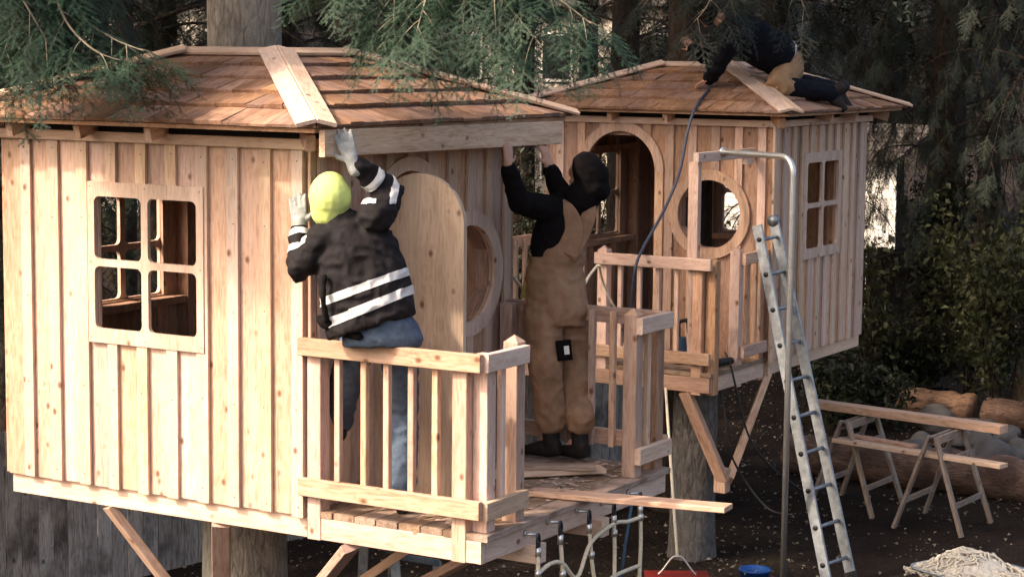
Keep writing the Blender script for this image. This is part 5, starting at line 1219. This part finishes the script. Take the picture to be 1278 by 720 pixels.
# power tool on B's deck
def drill():
    p=ON(2,1.25,848,440); p=V((6.25,.86,1.249)); t=thing('power_tool','dark blue power tool standing on the farther deck behind the balusters','tool',p)
    def bd(bm):
        lofted(bm,[(p+V((0,0,.005)),V((.05,0,0)),V((0,.055,0))),(p+V((0,0,.10)),V((.05,0,0)),V((0,.055,0))),(p+V((0,0,.22)),V((.04,0,0)),V((0,.045,0)))],14)
    blob('body',bd,'tool_blue',t,p,.009,1)
    blob('handle',lambda bm:(limbb(bm,[p+V((0,.02,.2)),p+V((0,.02,.34)),p+V((0,-.06,.36)),p+V((0,-.07,.26))],[.018,.016,.016,.018])),'black_cord',t,p,.008,1)
    obj('label_plate',box_mesh(.05,.04,.003,'white_label'),None,t,Matrix(((0,0,-1,p.x-.053),(1,0,0,p.y-.025),(0,-1,0,p.z+.09),(0,0,0,1))))
    p2=V((6.30,.50,1.249)); t2=thing('cordless_drill','black cordless drill lying on the farther deck by the opening','tool',p2)
    blob('body',lambda bm:(limbb(bm,[p2+V((-.08,.02,.04)),p2+V((.08,-.02,.04))],[.035,.032]),limbb(bm,[p2+V((.02,0,.04)),p2+V((.05,.10,.035))],[.024,.026]),ell(bm,p2+V((.05,.13,.035)),.045,.04,.033)),'black_cord',t2,p2,.008,1)
    blob('chuck',lambda bm:limbb(bm,[p2+V((-.10,.025,.04)),p2+V((-.15,.035,.04))],[.022,.014]),'dark_metal',t2,p2,.006,1)
drill()
# yellow level leaning in the gap behind overalls worker
a=PX(652,372,13.2); b=PX(668,318,13.35); lv=thing('spirit_level','yellow spirit level leaning upright behind the brown overalls worker','level',a)
a=V((2.02+.34,.02,1.33)); 
def level():
    p=ON(0,2.45,654,372); q_=ON(0,2.42,666,318); plank('body',lv,p,q_,.05,.022,ER,'yellow_plastic'); m=p.lerp(q_,.5); plank('vial',lv,m-(q_-p).normalized()*.02,m+(q_-p).normalized()*.02,.054,.012,ER,'white_label')
level()
# aluminium stepladder folded under A's deck
def steps():
    t=thing('step_ladder','aluminium step ladder standing under the nearer deck','ladder',(1.2,.0,GZ)); 
    a=PX(455,676,11.9);b=PX(500,700,11.9)
    for p,q_ in ((PX(492,694,12.2),PX(520,800,11.9)),(PX(455,672,12.0),PX(440,790,12.1)),(PX(545,700,12.6),PX(565,800,12.5)),(PX(492,694,12.2),PX(470,790,12.4))):
        q_=V((q_.x,q_.y,GZ+.0)); plank('leg',t,q_,p,.055,.022,ER,'aluminium')
    plank('top_cap',t,PX(452,672,12.0),PX(500,690,12.2),.10,.03,EF,'aluminium')
    plank('brace',t,PX(497,694,12.2),PX(547,702,12.6),.04,.02,EU,'aluminium')
    for k in (.35,.7):
        p=PX(492,694,12.2).lerp(V((PX(520,800,11.9).x,PX(520,800,11.9).y,GZ)),k); q_=PX(455,672,12.0).lerp(V((PX(440,790,12.1).x,PX(440,790,12.1).y,GZ)),k); plank('step',t,p,q_,.08,.02,EF,'aluminium')
steps()
# ------------------------------------------------------------------ litter on the soil
def litter():
    r=np.random.RandomState(9); n=15000; P_=[]
    while len(P_)<n:
        x=r.uniform(3,22); y=r.uniform(-8,8)
        if noise.noise(V((x*.9,y*.9,0)))+r.uniform(-.6,.6)>-.05: P_.append((x,y,gz(x,y)+.012))
    pos=np.array(P_); a=r.uniform(0,6.28,n); up=r.normal(0,.35,(n,3)); up[:,2]+=1; x=np.stack([np.cos(a),np.sin(a),r.normal(0,.2,n)],1); x/=np.linalg.norm(x,axis=1)[:,None]; y=np.cross(up,x); y/=np.linalg.norm(y,axis=1)[:,None]; z=np.cross(x,y)
    v,f=bake(*leaf_tpl(.055,.034),np.stack([x,y,z],2)*r.uniform(.15,1.0,n)[:,None,None]**1.0,pos); tag(obj('leaf_litter',npmesh(v,f),'litter'),'scattered pale leaves and wood chips on the dark soil','leaf litter',kind='stuff')
litter()
def shavings():
    r=random.Random(4); v=[];f=[]
    for i in range(260):
        x=r.uniform(.1,2.0);y=-r.uniform(.55,1.02) if r.random()<.8 else -r.uniform(.1,1.0); a=r.uniform(0,6.3); l=r.uniform(.008,.03); w_=l*.4; k=len(v); c,s=math.cos(a),math.sin(a)
        for p,q in ((-l,-w_),(l,-w_),(l,w_),(-l,w_)): v.append((x+p*c-q*s,y+p*s+q*c,1.3375+r.uniform(0,.006)))
        f.append((k,k+1,k+2,k+3))
    tag(obj('wood_shavings',mesh(v,f),'wood_pale'),'sawdust and wood chips scattered on the nearer deck','wood chips',kind='stuff')
shavings()
bpy.data.scenes.remove(TMPS)
